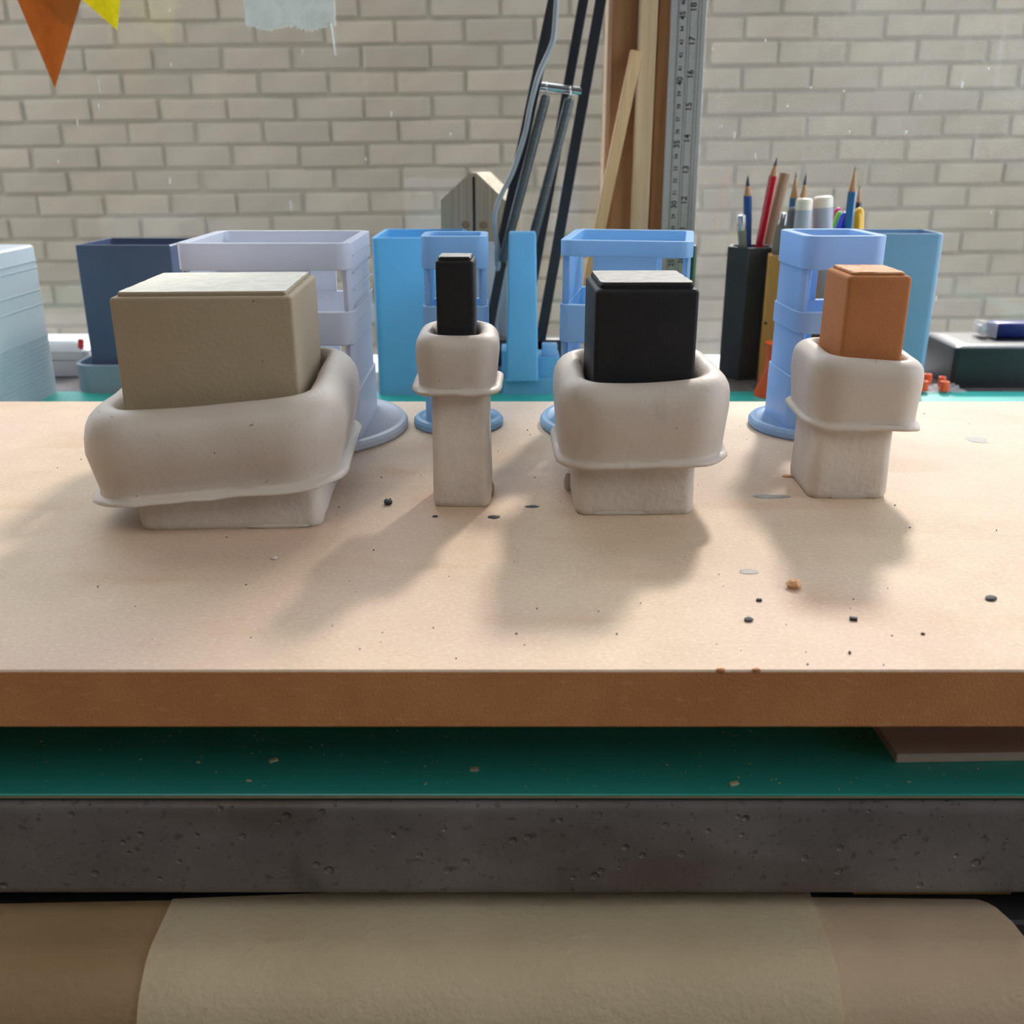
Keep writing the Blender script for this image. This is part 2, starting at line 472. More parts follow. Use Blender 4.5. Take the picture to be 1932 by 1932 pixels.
def glass(name, dust, scratch):
    m = bpy.data.materials.new(name)
    m.use_nodes = True
    nt = m.node_tree
    for n in list(nt.nodes):
        if n.type != 'OUTPUT_MATERIAL':
            nt.nodes.remove(n)
    out = [n for n in nt.nodes if n.type == 'OUTPUT_MATERIAL'][0]
    tr = nt.nodes.new('ShaderNodeBsdfTransparent')
    gl = nt.nodes.new('ShaderNodeBsdfGlossy')
    gl.inputs['Roughness'].default_value = 0.02
    lw = nt.nodes.new('ShaderNodeLayerWeight')          # Schlick: the same from both sides of the pane
    lw.inputs['Blend'].default_value = 0.5
    pw = nt.nodes.new('ShaderNodeMath')
    pw.operation = 'POWER'
    pw.inputs[1].default_value = 5
    nt.links.new(lw.outputs['Facing'], pw.inputs[0])
    fr = nt.nodes.new('ShaderNodeMath')
    fr.operation = 'MULTIPLY_ADD'
    fr.inputs[1].default_value = 0.96
    fr.inputs[2].default_value = 0.04
    nt.links.new(pw.outputs[0], fr.inputs[0])
    m1 = nt.nodes.new('ShaderNodeMixShader')
    nt.links.new(fr.outputs[0], m1.inputs[0])
    nt.links.new(tr.outputs[0], m1.inputs[1])
    nt.links.new(gl.outputs[0], m1.inputs[2])
    df = nt.nodes.new('ShaderNodeBsdfDiffuse')
    df.inputs['Color'].default_value = (0.8, 0.82, 0.85, 1)
    tl = nt.nodes.new('ShaderNodeBsdfTranslucent')
    tl.inputs['Color'].default_value = (0.8, 0.82, 0.85, 1)
    m2 = nt.nodes.new('ShaderNodeMixShader')
    m2.inputs[0].default_value = 0.5
    nt.links.new(df.outputs[0], m2.inputs[1])
    nt.links.new(tl.outputs[0], m2.inputs[2])
    tc = nt.nodes.new('ShaderNodeTexCoord')
    nz = nt.nodes.new('ShaderNodeTexNoise')
    nz.inputs['Scale'].default_value = 5
    nz.inputs['Detail'].default_value = 6
    nt.links.new(tc.outputs['Object'], nz.inputs['Vector'])
    mr = nt.nodes.new('ShaderNodeMapRange')
    mr.inputs['From Min'].default_value = 0.35
    mr.inputs['From Max'].default_value = 0.7
    mr.inputs['To Min'].default_value = dust * 0.35
    mr.inputs['To Max'].default_value = dust
    nt.links.new(nz.outputs['Fac'], mr.inputs['Value'])
    mp = nt.nodes.new('ShaderNodeMapping')
    mp.inputs['Rotation'].default_value = (0, R(35), 0)
    mp.inputs['Scale'].default_value = (60, 1, 2.2)
    nt.links.new(tc.outputs['Object'], mp.inputs['Vector'])
    ns = nt.nodes.new('ShaderNodeTexNoise')
    ns.inputs['Scale'].default_value = 4
    ns.inputs['Detail'].default_value = 3
    nt.links.new(mp.outputs[0], ns.inputs['Vector'])
    ms = nt.nodes.new('ShaderNodeMapRange')
    ms.inputs['From Min'].default_value = 0.60
    ms.inputs['From Max'].default_value = 0.80
    ms.inputs['To Max'].default_value = scratch
    nt.links.new(ns.outputs['Fac'], ms.inputs['Value'])
    ad = nt.nodes.new('ShaderNodeMath')
    nt.links.new(mr.outputs[0], ad.inputs[0])
    nt.links.new(ms.outputs[0], ad.inputs[1])
    m3 = nt.nodes.new('ShaderNodeMixShader')
    nt.links.new(ad.outputs[0], m3.inputs[0])
    nt.links.new(m1.outputs[0], m3.inputs[1])
    nt.links.new(m2.outputs[0], m3.inputs[2])
    nt.links.new(m3.outputs[0], out.inputs['Surface'])
    return m


M_glass_l = glass('window_glass', 0.030, 0.02)
M_glass_r = glass('dusty_window_glass', 0.075, 0.07)


def film(name):
    m = bpy.data.materials.new(name)
    m.use_nodes = True
    nt = m.node_tree
    b = nt.nodes['Principled BSDF']
    b.inputs['Base Color'].default_value = (0.95, 0.9, 0.9, 1)
    b.inputs['Roughness'].default_value = 0.15
    b.inputs['Alpha'].default_value = 0.35
    return m


M_film = film('clear_film')

# ------------------------------------------------------------------ the setting
D_GLASS = 0.935
fl = struct(box('floor', (-0.3, -0.65, -0.775), (3.1, 3.4, 0.05), M_floor))
ce = struct(box('ceiling', (-0.3, -0.65, 1.675), (3.1, 3.4, 0.05), M_ceil))
struct(box('wall_left', (-1.825, -0.65, 0.45), (0.05, 3.4, 2.4), M_paint))
wr = bmesh.new()
bm_box(wr, (1.225, -0.65, -0.39), (0.05, 3.4, 0.72))
bm_box(wr, (1.225, -0.65, 1.40), (0.05, 3.4, 0.50))
bm_box(wr, (1.225, -1.35, 0.56), (0.05, 2.0, 1.18))
bm_box(wr, (1.225, 0.945, 0.56), (0.05, 0.21, 1.18))
struct(link('wall_right', finish(wr, 'wall_right'), M_paint))
struct(box('wall_rear', (-0.3, -2.325, 0.45), (3.1, 0.05, 2.4), M_paint))
wf = bmesh.new()
bm_box(wf, (-0.275, 0.985, -0.39), (3.05, 0.11, 0.72))
bm_box(wf, (0, 0.985, 2.95), (9.0, 0.11, 3.32))
bm_box(wf, (-1.58, 0.985, 0.63), (0.44, 0.11, 1.32))
bm_box(wf, (1.215, 0.985, 0.63), (0.07, 0.11, 1.32))
struct(link('wall_front', finish(wf, 'wall_front'), M_paint))
struct(box('trim_1', (-0.08, 0.935, -0.021), (2.5, 0.11, 0.02), M_sill, bevel=0.002))
struct(box('ground', (0, 2.4, -0.85), (9, 2.9, 0.1), M_yard))

# brick wall across the yard: every brick in view is its own piece
WALL_D = 3.466
ROLL = R(0.55)
wb = bmesh.new()
bm_box(wb, (0, 0.038, 0.1), (7.4, 0.094, 2.0))
wall = struct(link('wall_back', finish(wb, 'wall_back'), M_mortar, None, (0, WALL_D, 0.155), (0, -ROLL, 0)))
tmpl = []
for v in range(5):
    bm = bmesh.new()
    bm_box(bm, (0, 0, 0), (0.2145, 0.03, 0.0645), 0.0045, 1)
    for q in bm.verts:
        n = noise.noise_vector(q.co * 21 + Vector((v * 7.1, 0, 0)))
        q.co += n * 0.0034
    me = finish(bm, 'brick', 30)
    me.materials.append(M_brick)
    tmpl.append(me)
rest = bmesh.new()
count = 0
rowz0, jx0 = 0.498 - 0.155 + 0.0375 + 0.008, -1.2735
for r in range(-17, 11):
    z = rowz0 + r * 0.075
    off = jx0 + (0.1125 if r % 2 else 0.0) + 0.1125
    for c in range(-11, 21):
        x = off + c * 0.225
        if abs(x) > 3.5 or z < -0.89 or z > 1.08:
            continue
        jit = (random.uniform(-.003, .003), random.uniform(-.0025, .0025), random.uniform(-.002, .002))
        wz = z + 0.155
        if -0.44 < wz < 0.66 and abs(x) < 1.98 and count < 300:
            o = bpy.data.objects.new('brick', tmpl[random.randrange(5)])
            C.objects.link(o)
            o.parent = wall
            o.location = (x + jit[0], jit[1], z + jit[2])
            o.rotation_euler = (random.uniform(-.008, .008), random.uniform(-.006, .006), random.choice((0, PI)) + random.uniform(-.006, .006))
            count += 1
        else:
            bm_box(rest, (x, 0, z), (0.2145, 0.03, 0.0645))
ro = link('brick_field', finish(rest, 'brick_field'), M_brick, wall)
ro['kind'] = 'stuff'

# window: two panes either side of a pine post
x_post_l, x_post_r = at(1140, 250, D=D_GLASS).x, at(1318, 250, D=D_GLASS).x
for nm, xa, xb, gm in (('window_1', -1.36, x_post_l + 0.004, M_glass_l), ('window_2', x_post_r - 0.004, 1.18, M_glass_r)):
    w = struct(link(nm, None, None, None, ((xa + xb) / 2, D_GLASS + 0.012, 0)))
    box('pane', (0, 0, 0.64), (xb - xa, 0.004, 1.30), gm, w)
    if nm == 'window_1':
        box('bead', (-(xa + xb) / 2 + x_post_l + 0.003, -0.006, 0.64), (0.006, 0.012, 1.30), M_sill, w, 0.001, 1)
    flecks = ([(320, 341, 18, 4), (548, 388, 26, 3), (186, 160, 40, 2.5), (186, 200, 14, 2), (322, 122, 8, 2), (146, 232, 16, 1.6), (570, 98, 10, 2), (320, 20, 9, 2),
               (850, 254, 7, 4), (738, 215, 12, 2), (110, 305, 7, 2), (690, 300, 8, 2)] if nm == 'window_1' else
              [(1815, 160, 16, 6), (1708, 250, 9, 8), (1386, 255, 18, 3), (1425, 297, 16, 3), (1444, 76, 6, 3), (1344, 92, 6, 3), (1592, 172, 6, 4),
               (1735, 182, 9, 3), (1602, 250, 8, 3), (1865, 130, 5, 4), (1766, 563, 13, 4), (1530, 165, 5, 4), (1486, 200, 6, 2), (1870, 400, 7, 3), (1361, 240, 7, 3)])
    for (fx, fy, lh, lw) in flecks:
        p = at(fx, fy, D=D_GLASS + 0.0095)
        sc = 0.85 / F_PX
        bm = bmesh.new()
        bmesh.ops.create_icosphere(bm, subdivisions=1, radius=0.5)
        for q in bm.verts:
            q.co += noise.noise_vector(q.co * 3 + Vector((fx, fy, 0))) * 0.12
        f = link('paint_fleck', finish(bm, 'paint_fleck', 60), M_fleck, w, (p.x - (xa + xb) / 2, -0.0024, p.z), (0, random.uniform(-.1, .25), 0))
        f.scale = (lw * sc, 0.0008, lh * sc)

w3 = struct(link('window_3', None, None, None, (1.225, 0.245, 0)))
box('pane', (0, 0, 0.56), (0.004, 1.19, 1.18), M_glass_l, w3)
post = struct(link('trim_2', None, None, None, (0, 0, 0)))
def post_board(name, pxa, pxb, D, dep, m, z0=-0.0, z1=1.29):
    xa, xb = at(pxa, 250, D=D).x, at(pxb, 250, D=D).x
    return box(name, ((xa + xb) / 2, D + dep / 2, (z0 + z1) / 2), (xb - xa, dep, z1 - z0), m, post, 0.0012, 1)
post_board('board', 1147, 1196, 0.905, 0.05, M_pine)
post_board('batten', 1197, 1231, 0.897, 0.04, M_pine_l)
post_board('board', 1232, 1318, 0.902, 0.05, M_pine)
post_board('batten', 1141, 1147, 0.915, 0.03, M_pine_l)

# strip of torn white tape on the glass, hanging thread
p0, p1 = at(459, 52, D=D_GLASS), at(630, 52, D=D_GLASS)
bm = bmesh.new()
n = 110
top = at(500, -60, D=D_GLASS).z
front, back = [], []
for i in range(n + 1):
    x = p0.x + (p1.x - p0.x) * i / n
    z = p0.z + 0.0008 + 0.0042 * noise.noise(Vector((i * 0.83, 3, 0))) + 0.0018 * math.cos(i * 0.12)
    front.append((x, 0, z))
poly = [(p1.x, 0, top), (p0.x, 0, top)] + front
a = [bm.verts.new((x, 0.0, z)) for x, y, z in poly]
b2 = [bm.verts.new((x, -0.0012, z)) for x, y, z in poly]
bm.faces.new(a)
bm.faces.new(b2[::-1])
for i in range(len(a)):
    j = (i + 1) % len(a)
    bm.faces.new((a[i], a[j], b2[j], b2[i]))
tape = link('torn_tape', finish(bm, 'torn_tape'), M_fleck, None, (0, D_GLASS + 0.0096, 0))
tag(tape, 'ragged white strip stuck across the top of the left window pane', 'tape')
pa, pb, pc = at(621, 52, D=D_GLASS), at(626.5, 80, D=D_GLASS), at(630, 103, D=D_GLASS)
tube('thread', [(pa.x, 0.0, pa.z + 0.004), (pb.x, 0.0, pb.z), (pc.x, 0.0, pc.z)], [0.0011, 0.0008, 0.0004], M_fleck, tape, 6).location.y = -0.0025

# ------------------------------------------------------------------ desk
MAT_T = 0.0022
desk = thing('desk', 'dark pitted concrete desk running across the whole picture', 'desk', (0, 0.56, -0.75))
box('desktop', (0, 0, 0.75 - MAT_T - 0.018), (1.7, 0.62, 0.036), M_conc, desk, 0.0042, 4)
for sx in (-1, 1):
    for sy in (-1, 1):
        box('leg', (sx * 0.79, sy * 0.26, 0.3555), (0.05, 0.05, 0.711), M_steel_and_shade, desk, 0.002, 1)

mat_o = thing('cutting_mat', 'dark green cutting mat lying on the concrete desk under the fibreboard', 'cutting mat', (0, 0.252, -MAT_T))
MD = 0.53
box('base_layer', (0, MD / 2 + 0.0002, MAT_T * 0.2), (1.3, MD, MAT_T * 0.4), M_mat_base, mat_o)
box('core_layer', (0, MD / 2, MAT_T * 0.5), (1.3, MD, MAT_T * 0.22), M_mat_core, mat_o)
box('top_layer', (0, MD / 2, MAT_T * 0.8), (1.3, MD, MAT_T * 0.4), M_mat, mat_o, 0.0003, 1)

BT = 0.055
for yy, lab in ((0.36, 'pine batten hidden under the front half of the fibreboard'), (0.49, 'pine batten hidden under the back half of the fibreboard')):
    bt = box('batten', (0, 0, 0.0185), (0.86, 0.03, 0.037), M_pine_l, None, 0.001, 1, loc=(0, yy, 0))
    tag(bt, lab, 'batten', 'battens under the board')
bm = bmesh.new()
bm_box(bm, (0, 0, 0), (1.0, 0.298, 0.018), 0.0005, 1)
bmesh.ops.recalc_face_normals(bm, faces=bm.faces)
for f in bm.faces:
    f.material_index = 0 if f.normal.z > 0.5 else 1
bmesh.ops.translate(bm, vec=(0, 0.149, 0.009), verts=bm.verts)
board = link('fibreboard', finish(bm, 'fibreboard'), [M_mdf, M_mdf_edge], None, (0, 0.232, 0.037))
tag(board, 'thick tan fibreboard panel with brown cut edge carrying the plaster casts', 'board')
for px in (1360, 1427):
    p = at(px, 1265, D=0.232)
    bm = bmesh.new()
    bmesh.ops.create_icosphere(bm, subdivisions=2, radius=1)
    for q in bm.verts:
        q.co += noise.noise_vector(q.co * 2 + Vector((px, 0, 0))) * 0.4
    o = link('splinter', finish(bm, 'splinter', 60), M_mdf_edge, board, (p.x, 0.0, 0.0182))
    o.scale = (0.0013, 0.0006, 0.0005)

# pinkish plywood offcut under the right end of the board
pa = at(1690, 1440, z=0.0)
pl = thing('plywood_offcut', 'thin pinkish plywood sheet poking out under the right of the fibreboard', 'plywood', (pa.x, pa.y, 0))
bm = bmesh.new()
bm_box(bm, (0.15, 0.10, 0.00165), (0.30, 0.20, 0.0033), 0.0003, 1)
link('sheet', finish(bm, 'sheet'), M_plywood, pl, rot=(0, 0, R(1.5)))

# shelf with paper under the desk
sh = thing('paper_shelf', 'plain wooden shelf under the desk holding cream paper', 'shelf', (0, 0.30, -0.75))
box('shelf_board', (0, 0.094, 0.6970), (1.4, 0.29, 0.012), M_steel_and_shade, sh, 0.001, 1)  # near-black colour stands for the shade below the desktop
box('cheek', (-0.694, 0.11, 0.3450), (0.012, 0.26, 0.690), M_steel_and_shade, sh, 0.001, 1)
box('cheek', (0.694, 0.11, 0.3450), (0.012, 0.26, 0.690), M_steel_and_shade, sh, 0.001, 1)
def sheet(name, label, x0, x1, m, lift, back0, back1, skew=0.0, crease=(), round_right=False):
    zt = -0.0462 + lift
    y0, rad = 0.2395, 0.021 + lift
    prof = [('f', i / 8, zt) for i in range(9)]
    for i in range(1, 15):
        a = i / 14 * R(84)
        prof.append(('c', y0 - rad * math.sin(a), zt - rad * (1 - math.cos(a))))
    for i in range(1, 5):
        prof.append(('c', prof[-1][1] - 0.001, prof[-1][2] - 0.012))
    bm = bmesh.new()
    nx = 40
    g = []
    for k, (kind, q, z) in enumerate(prof):
        row = []
        for i in range(nx + 1):
            t = i / nx
            back = back0 + (back1 - back0) * t
            if round_right and t > 0.9:
                back -= 0.010 * (1 - math.sqrt(max(0.0, 1 - ((t - 0.9) / 0.1) ** 2)))
            y = back - (back - y0) * q if kind == 'f' else q
            x = x0 + (x1 - x0) * t - skew * (y0 - y)
            dz = 0.0005 * noise.noise(Vector((x * 14, k * 0.2, lift * 900)))
            for cx in crease:
                dz -= 0.0006 * math.exp(-((x - cx) / 0.0012) ** 2)
            row.append(bm.verts.new((x, y, z + dz)))
        g.append(row)
    for a, b in zip(g[:-1], g[1:]):
        for i in range(nx):
            bm.faces.new((a[i], a[i + 1], b[i + 1], b[i]))
    bmesh.ops.solidify(bm, geom=list(bm.faces), thickness=0.0004)
    o = link(name, finish(bm, name, 50), m)
    tag(o, label, 'paper', 'sheets of paper on the shelf under the desk')
    return o
def xs(px, py=1700):
    return at(px, py, z=-0.046).x
sheet('paper_sheet', 'tan brown paper sheet at the left end under the desk', xs(-200), xs(360), M_paper_tan, 0.0006, 0.2548, 0.2572, 0.25)
sheet('paper_sheet', 'wide cream paper sheet bulging under the middle of the desk', xs(328), xs(1530), M_paper, 0.0018, 0.2566, 0.2690, 0.0, (xs(612), xs(908)))
sheet('paper_sheet', 'rosy cream paper sheet with rounded corner under the right of the desk', xs(1500), xs(1886), M_paper_pink, 0.0010, 0.2585, 0.2570, -0.10, (), True)
cb = thing('card_folder', 'flat brown card folder behind the rosy paper under the desk', 'folder', (at(1655, 1690, D=0.30).x, 0.300, -0.0469))
cw = at(1802, 1690, D=0.27).x - at(1512, 1690, D=0.27).x
box('back_cover', (0, 0, 0.0011), (cw, 0.078, 0.0022), M_card, cb, 0.0004, 1)
box('front_cover', (0, 0.0005, 0.0036), (cw - 0.001, 0.078, 0.0022), M_card, cb, 0.0004, 1)


# ------------------------------------------------------------------ the four casts
def ragged(pts, amp, seed):
    out = []
    for x, y, z in pts:
        n = noise.noise_vector(Vector((x * 260 + seed, y * 260, seed)))
        out.append((x + n.x * amp, y + n.y * amp, z))
    return out


def cast(label, cx, front_y, yaw, foot, collar, block, mats, seed, group='plaster collared casts on the board'):
    fhw, fhd, fr = foot
    m_col, m_foot, m_blk, m_top = mats
    t = thing('cast_block', label, 'cast', (cx, front_y + fhd, BT), yaw, group)
    ox, oy, hx, hy, rout, rim, lip, kx, ky, sag, taper, lipout = collar
    bx_, by_, bhw, bhd, btop, bev, cap_in, cap_t = block
    rim -= BT
    lip -= BT
    btop -= BT
    # foot
    zs = [(0.0, -0.0006), (0.0008, 0.0), (0.003, 0.0003), ((lip) * 0.6, 0.0), (lip + 0.012, -0.0003)]
    rings = []
    for z, d in zs:
        ring = rr(fhw + d, fhd + d, fr, z, 5, m=6)
        if z < 0.002:
            ring = ragged(ring, 0.0005, seed)
        else:
            ring = ragged(ring, 0.00025, seed + z * 40)
        rings.append([(x, y, z_) for x, y, z_ in ring])
    f = loft('foot', rings, m_foot, t, 40)
    # scraps of flash on the foot
    for (ax, ay, aw, ah, rot) in FLASH.get(seed, ()):
        bm = bmesh.new()
        bmesh.ops.create_icosphere(bm, subdivisions=2, radius=1)
        for q in bm.verts:
            q.co += noise.noise_vector(q.co * 1.5 + Vector((seed, ax * 50, 0))) * 0.25
        s = link('flash', finish(bm, 'flash', 60), m_foot, f, (ax, ay, ah * 0.8))
        s.scale = (aw, 0.0006, ah)
        s.rotation_euler = (0, 0, rot)
    # collar
    w = ((hx - bhw) + (hy - bhd)) / 2
    H = rim - lip
    prof = [(0.10, -1.3 * w, 0), (0.07, -0.7 * w, 0), (0.09, -0.36 * w, 0), (0.15, -0.16 * w, 0), (0.26, -0.04 * w, 0), (0.40, 0.0, 0), (0.55, -0.05 * w, 0),
            (0.70, -0.13 * w, 0), (0.84, -0.27 * w, 0), (0.94, -0.46 * w, 0), (0.99, -0.70 * w, 0)]
    rings_def = [(a, rim + b) for a, b, _ in prof]
    z_s = rim - 0.70 * w
    for q, tt in ((0.25, 1.0), (0.5, 1 - taper * 0.4), (0.75, 1 - taper * 0.8), (0.90, 1 - taper), (0.955, 1 - taper + 0.02)):
        rings_def.append((tt, z_s + (lip + 0.0006 - z_s) * q))
    lo = lipout
    rings_def += [(1 - taper + lo * 0.55, lip + 0.0012), (1 - taper + lo, lip + 0.0004), (1 - taper + lo * 1.02, lip - 0.0004), (1 - taper + lo * 0.8, lip - 0.0009), (0.75 - taper, lip - 0.0003), (0.25, lip + 0.001)]
    rb = bev + 0.0008
    rings = []
    for k, (tt, z) in enumerate(rings_def):
        ex, ey = bhw + 0.0006 + tt * (hx - bhw), bhd + 0.0006 + tt * (hy - bhd)
        cxk, cyk = bx_ + (ox - bx_) * min(1, tt), by_ + (oy - by_) * min(1, tt)
        rad = rb + (rout - rb) * min(1, tt) ** 0.8
        ring = rr(ex, ey, rad, z, 8, cxk, cyk, 7)
        out = []
        for x, y, zz in ring:
            fz = zz + kx * (x - ox) + ky * (y - oy)
            u = max(0.0, 1 - ((x - ox) / hx) ** 2)
            up = max(0.0, min(1.0, (zz - lip) / H))
            if y < oy:
                fz -= sag * u * up
            nn = noise.noise_vector(Vector((x * 38 + seed, y * 38, zz * 30)))
            amp = 0.0007 if 0.3 < tt else 0.0
            ll = 0.0008 * noise.noise(Vector((x * 120 + seed, y * 120, 9))) if k >= len(rings_def) - 6 else 0
            out.append((x + nn.x * amp + (0.6 * ll if x > ox else -0.6 * ll), y + nn.y * amp, fz + nn.z * amp + ll))
        rings.append(out)
    loft('collar', rings, m_col, t, 60, cap0=False, cap1=False)
    # block
    z0 = lip + 0.004
    rings = [rr(bhw - bev, bhd - bev, bev, z0, 4, bx_, by_)]
    rings = [rr(bhw, bhd, bev, z0, 5, bx_, by_), rr(bhw, bhd, bev, btop - bev, 5, bx_, by_)]
    for i in range(1, 5):
        a = i / 4 * PI / 2
        d = bev * (1 - math.cos(a))
        rings.append(rr(bhw - d, bhd - d, bev, btop - bev + bev * math.sin(a), 5, bx_, by_))
    blk = loft('core_block', rings, m_blk, t, 35)
    ci = cap_in
    cap = []
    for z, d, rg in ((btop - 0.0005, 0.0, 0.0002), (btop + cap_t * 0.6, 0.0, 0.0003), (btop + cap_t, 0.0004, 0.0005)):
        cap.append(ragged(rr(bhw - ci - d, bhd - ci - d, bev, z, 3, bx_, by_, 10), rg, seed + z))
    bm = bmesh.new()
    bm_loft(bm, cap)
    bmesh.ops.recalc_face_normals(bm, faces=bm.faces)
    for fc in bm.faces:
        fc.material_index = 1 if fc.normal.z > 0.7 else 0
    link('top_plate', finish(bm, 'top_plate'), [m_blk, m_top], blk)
    return t


FLASH = {
    1: [(0.018, -0.0320, 0.012, 0.0010, 0.0)],
    2: [(0.0112, 0.002, 0.0014, 0.0035, 0.2), (0.003, -0.0108, 0.0055, 0.0022, 0.0)],
    3: [(-0.0235, 0.008, 0.0022, 0.0045, 0.2), (-0.006, -0.0212, 0.013, 0.0012, 0.0)],
    4: [(0.0, -0.0163, 0.009, 0.0022, 0.0)],
}
# collar: ox, oy, hx, hy, rout, rim, lip, tilt x, tilt y, sag, taper, lip flare; block: x, y, half w, half d, top, bevel, cap inset, cap height
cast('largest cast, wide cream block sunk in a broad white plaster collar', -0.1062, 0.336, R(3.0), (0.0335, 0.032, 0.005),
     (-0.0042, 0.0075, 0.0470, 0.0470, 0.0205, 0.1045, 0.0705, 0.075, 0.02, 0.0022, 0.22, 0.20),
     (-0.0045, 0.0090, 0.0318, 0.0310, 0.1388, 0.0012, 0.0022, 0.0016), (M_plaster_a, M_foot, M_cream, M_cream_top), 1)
cast('slimmest cast, narrow black block in a small grubby white collar on a tall stem', -0.0196, 0.3594, R(-1.0), (0.0111, 0.0115, 0.0032),
     (-0.0012, 0.0005, 0.0153, 0.0155, 0.0090, 0.1240, 0.1025, 0.0, 0.03, 0.0010, 0.12, 0.28),
     (-0.0013, 0.0005, 0.0071, 0.0080, 0.1495, 0.0012, 0.0010, 0.0012), (M_plaster_b, M_foot, M_black, M_black_top), 2)
cast('medium cast, square black block in a stained white collar right of centre', 0.0470, 0.3505, R(1.0), (0.0227, 0.0215, 0.0042),
     (0.0025, 0.0040, 0.0318, 0.0325, 0.0165, 0.1100, 0.0775, 0.040, 0.02, 0.0026, 0.12, 0.16),
     (0.0020, 0.0055, 0.0190, 0.0205, 0.1400, 0.0016, 0.0018, 0.0022), (M_plaster_c, M_foot, M_black, M_black_top), 3)
cast('terracotta orange block in a smooth white collar at the right', 0.1358, 0.3692, R(-1.0), (0.0156, 0.0165, 0.0040),
     (0.0038, 0.0035, 0.0222, 0.0228, 0.0120, 0.1125, 0.0855, -0.045, 0.02, 0.0008, 0.12, 0.22),
     (0.0042, 0.0045, 0.0122, 0.0150, 0.1425, 0.0017, 0.0020, 0.0012), (M_plaster_d, M_foot, M_terra, M_terra_top), 4)


# ------------------------------------------------------------------ blue and white printed holders
def shell_run(bm, st, z0, z1, o_out, o_in, closed):
    n = len(st)
    def ring(o, z):
        return [bm.verts.new((x + nx * o, y + ny * o, z)) for x, y, nx, ny in st]
    a, b, c, d = ring(o_out, z0), ring(o_out, z1), ring(o_in, z1), ring(o_in, z0)
    for i in range(n if closed else n - 1):
        j = (i + 1) % n
        for p, q in ((a, b), (b, c), (c, d), (d, a)):
            bm.faces.new((p[i], p[j], q[j], q[i]))
    if not closed:
        for i in (0, n - 1):
            bm.faces.new((a[i], b[i], c[i], d[i]))


def holder(label, cx, cy, yaw, hx, hy, r, H, wall_t, hole_w, holes, disc_r, disc_dx, disc_dy, m, ribs=False):
    t = thing('print_holder', label, 'holder', (cx, cy, BT), yaw, 'plastic holders on the board')
    ring = []
    tags = []
    # stations counter clockwise from the right end of the back side
    def arc(sx, sy, a0):
        for i in range(7):
            a = a0 + PI / 2 * i / 6
            ring.append((sx * (hx - r) + r * math.cos(a), sy * (hy - r) + r * math.sin(a), math.cos(a), math.sin(a)))
            cut = i >= 3 if (sx * sy > 0) else i < 3
            tags.append(('hole' if cut else 'corner') if i < 6 else 'wall')
    arc(1, 1, 0)
    tags[-1] = 'hole'
    ring.append(((hx - r) - hole_w, hy, 0, 1)); tags.append('wall')
    ring.append((-(hx - r) + hole_w, hy, 0, 1)); tags.append('hole')
    arc(-1, 1, PI / 2)
    arc(-1, -1, PI)
    tags[-1] = 'hole'
    ring.append((-(hx - r) + hole_w, -hy, 0, -1)); tags.append('wall')
    ring.append(((hx - r) - hole_w, -hy, 0, -1)); tags.append('hole')
    arc(1, -1, 3 * PI / 2)
    bm = bmesh.new()
    bands, zc = [], 0.003
    for (a, b) in holes:
        bands.append((zc, a)); zc = b
    bands.append((zc, H))
    for a, b in bands:
        shell_run(bm, ring, a, b, 0.0, -wall_t, True)
    n = len(ring)
    for (a, b) in holes:
        start = [i for i in range(n) if tags[i] == 'hole'][0] + 1
        run = [start % n]
        runs = []
        for k in range(n):
            i = (start + k) % n
            if tags[i] == 'hole':
                runs.append(run)
                run = [(i + 1) % n]
            else:
                run.append((i + 1) % n)
        for rn in runs:
            if len(rn) < 2 or rn[0] == rn[1]:
                continue
            corner = any(tags[i] == 'corner' for i in rn[:-1])
            shell_run(bm, [ring[i] for i in rn], a - 0.0004, b + 0.0004, -0.0009 if corner else -0.00005, -wall_t + 0.0002, False)
    # inner floors behind the bands
    for a, b in bands[:-1]:
        bm_loft(bm, [rr(hx - wall_t * 0.8, hy - wall_t * 0.8, max(r - wall_t, 0.001), max(0.0035, b - 0.004), 4), rr(hx - wall_t * 0.8, hy - wall_t * 0.8, max(r - wall_t, 0.001), max(0.005, b - 0.0008), 4)]) if ribs == 'floors' else None
    body = link('body', finish(bm, 'body', 40), m, t)
    bv = body.modifiers.new('edge', 'BEVEL')
    bv.width = 0.0004
    bv.segments = 2
    bv.limit_method = 'ANGLE'
    bv.angle_limit = R(50)
    prof = [(disc_r - 0.0012, 0.0), (disc_r, 0.0010), (disc_r, 0.0032), (disc_r - 0.0010, 0.0045), (disc_r - 0.0030, 0.0050), (disc_r - 0.0042, 0.0042), (disc_r * 0.2, 0.0042)]
    loft('base_disc', [circ(q, z, 64, disc_dx, disc_dy) for q, z in prof], m, t, 35)
    if ribs is True:
        for k in range(5):
            z = H - 0.006 - k * 0.0075
            box('layer_line', (hx + 0.0001, 0, z), (0.0006, 2 * (hy - r), 0.0005), m, t)
    return t


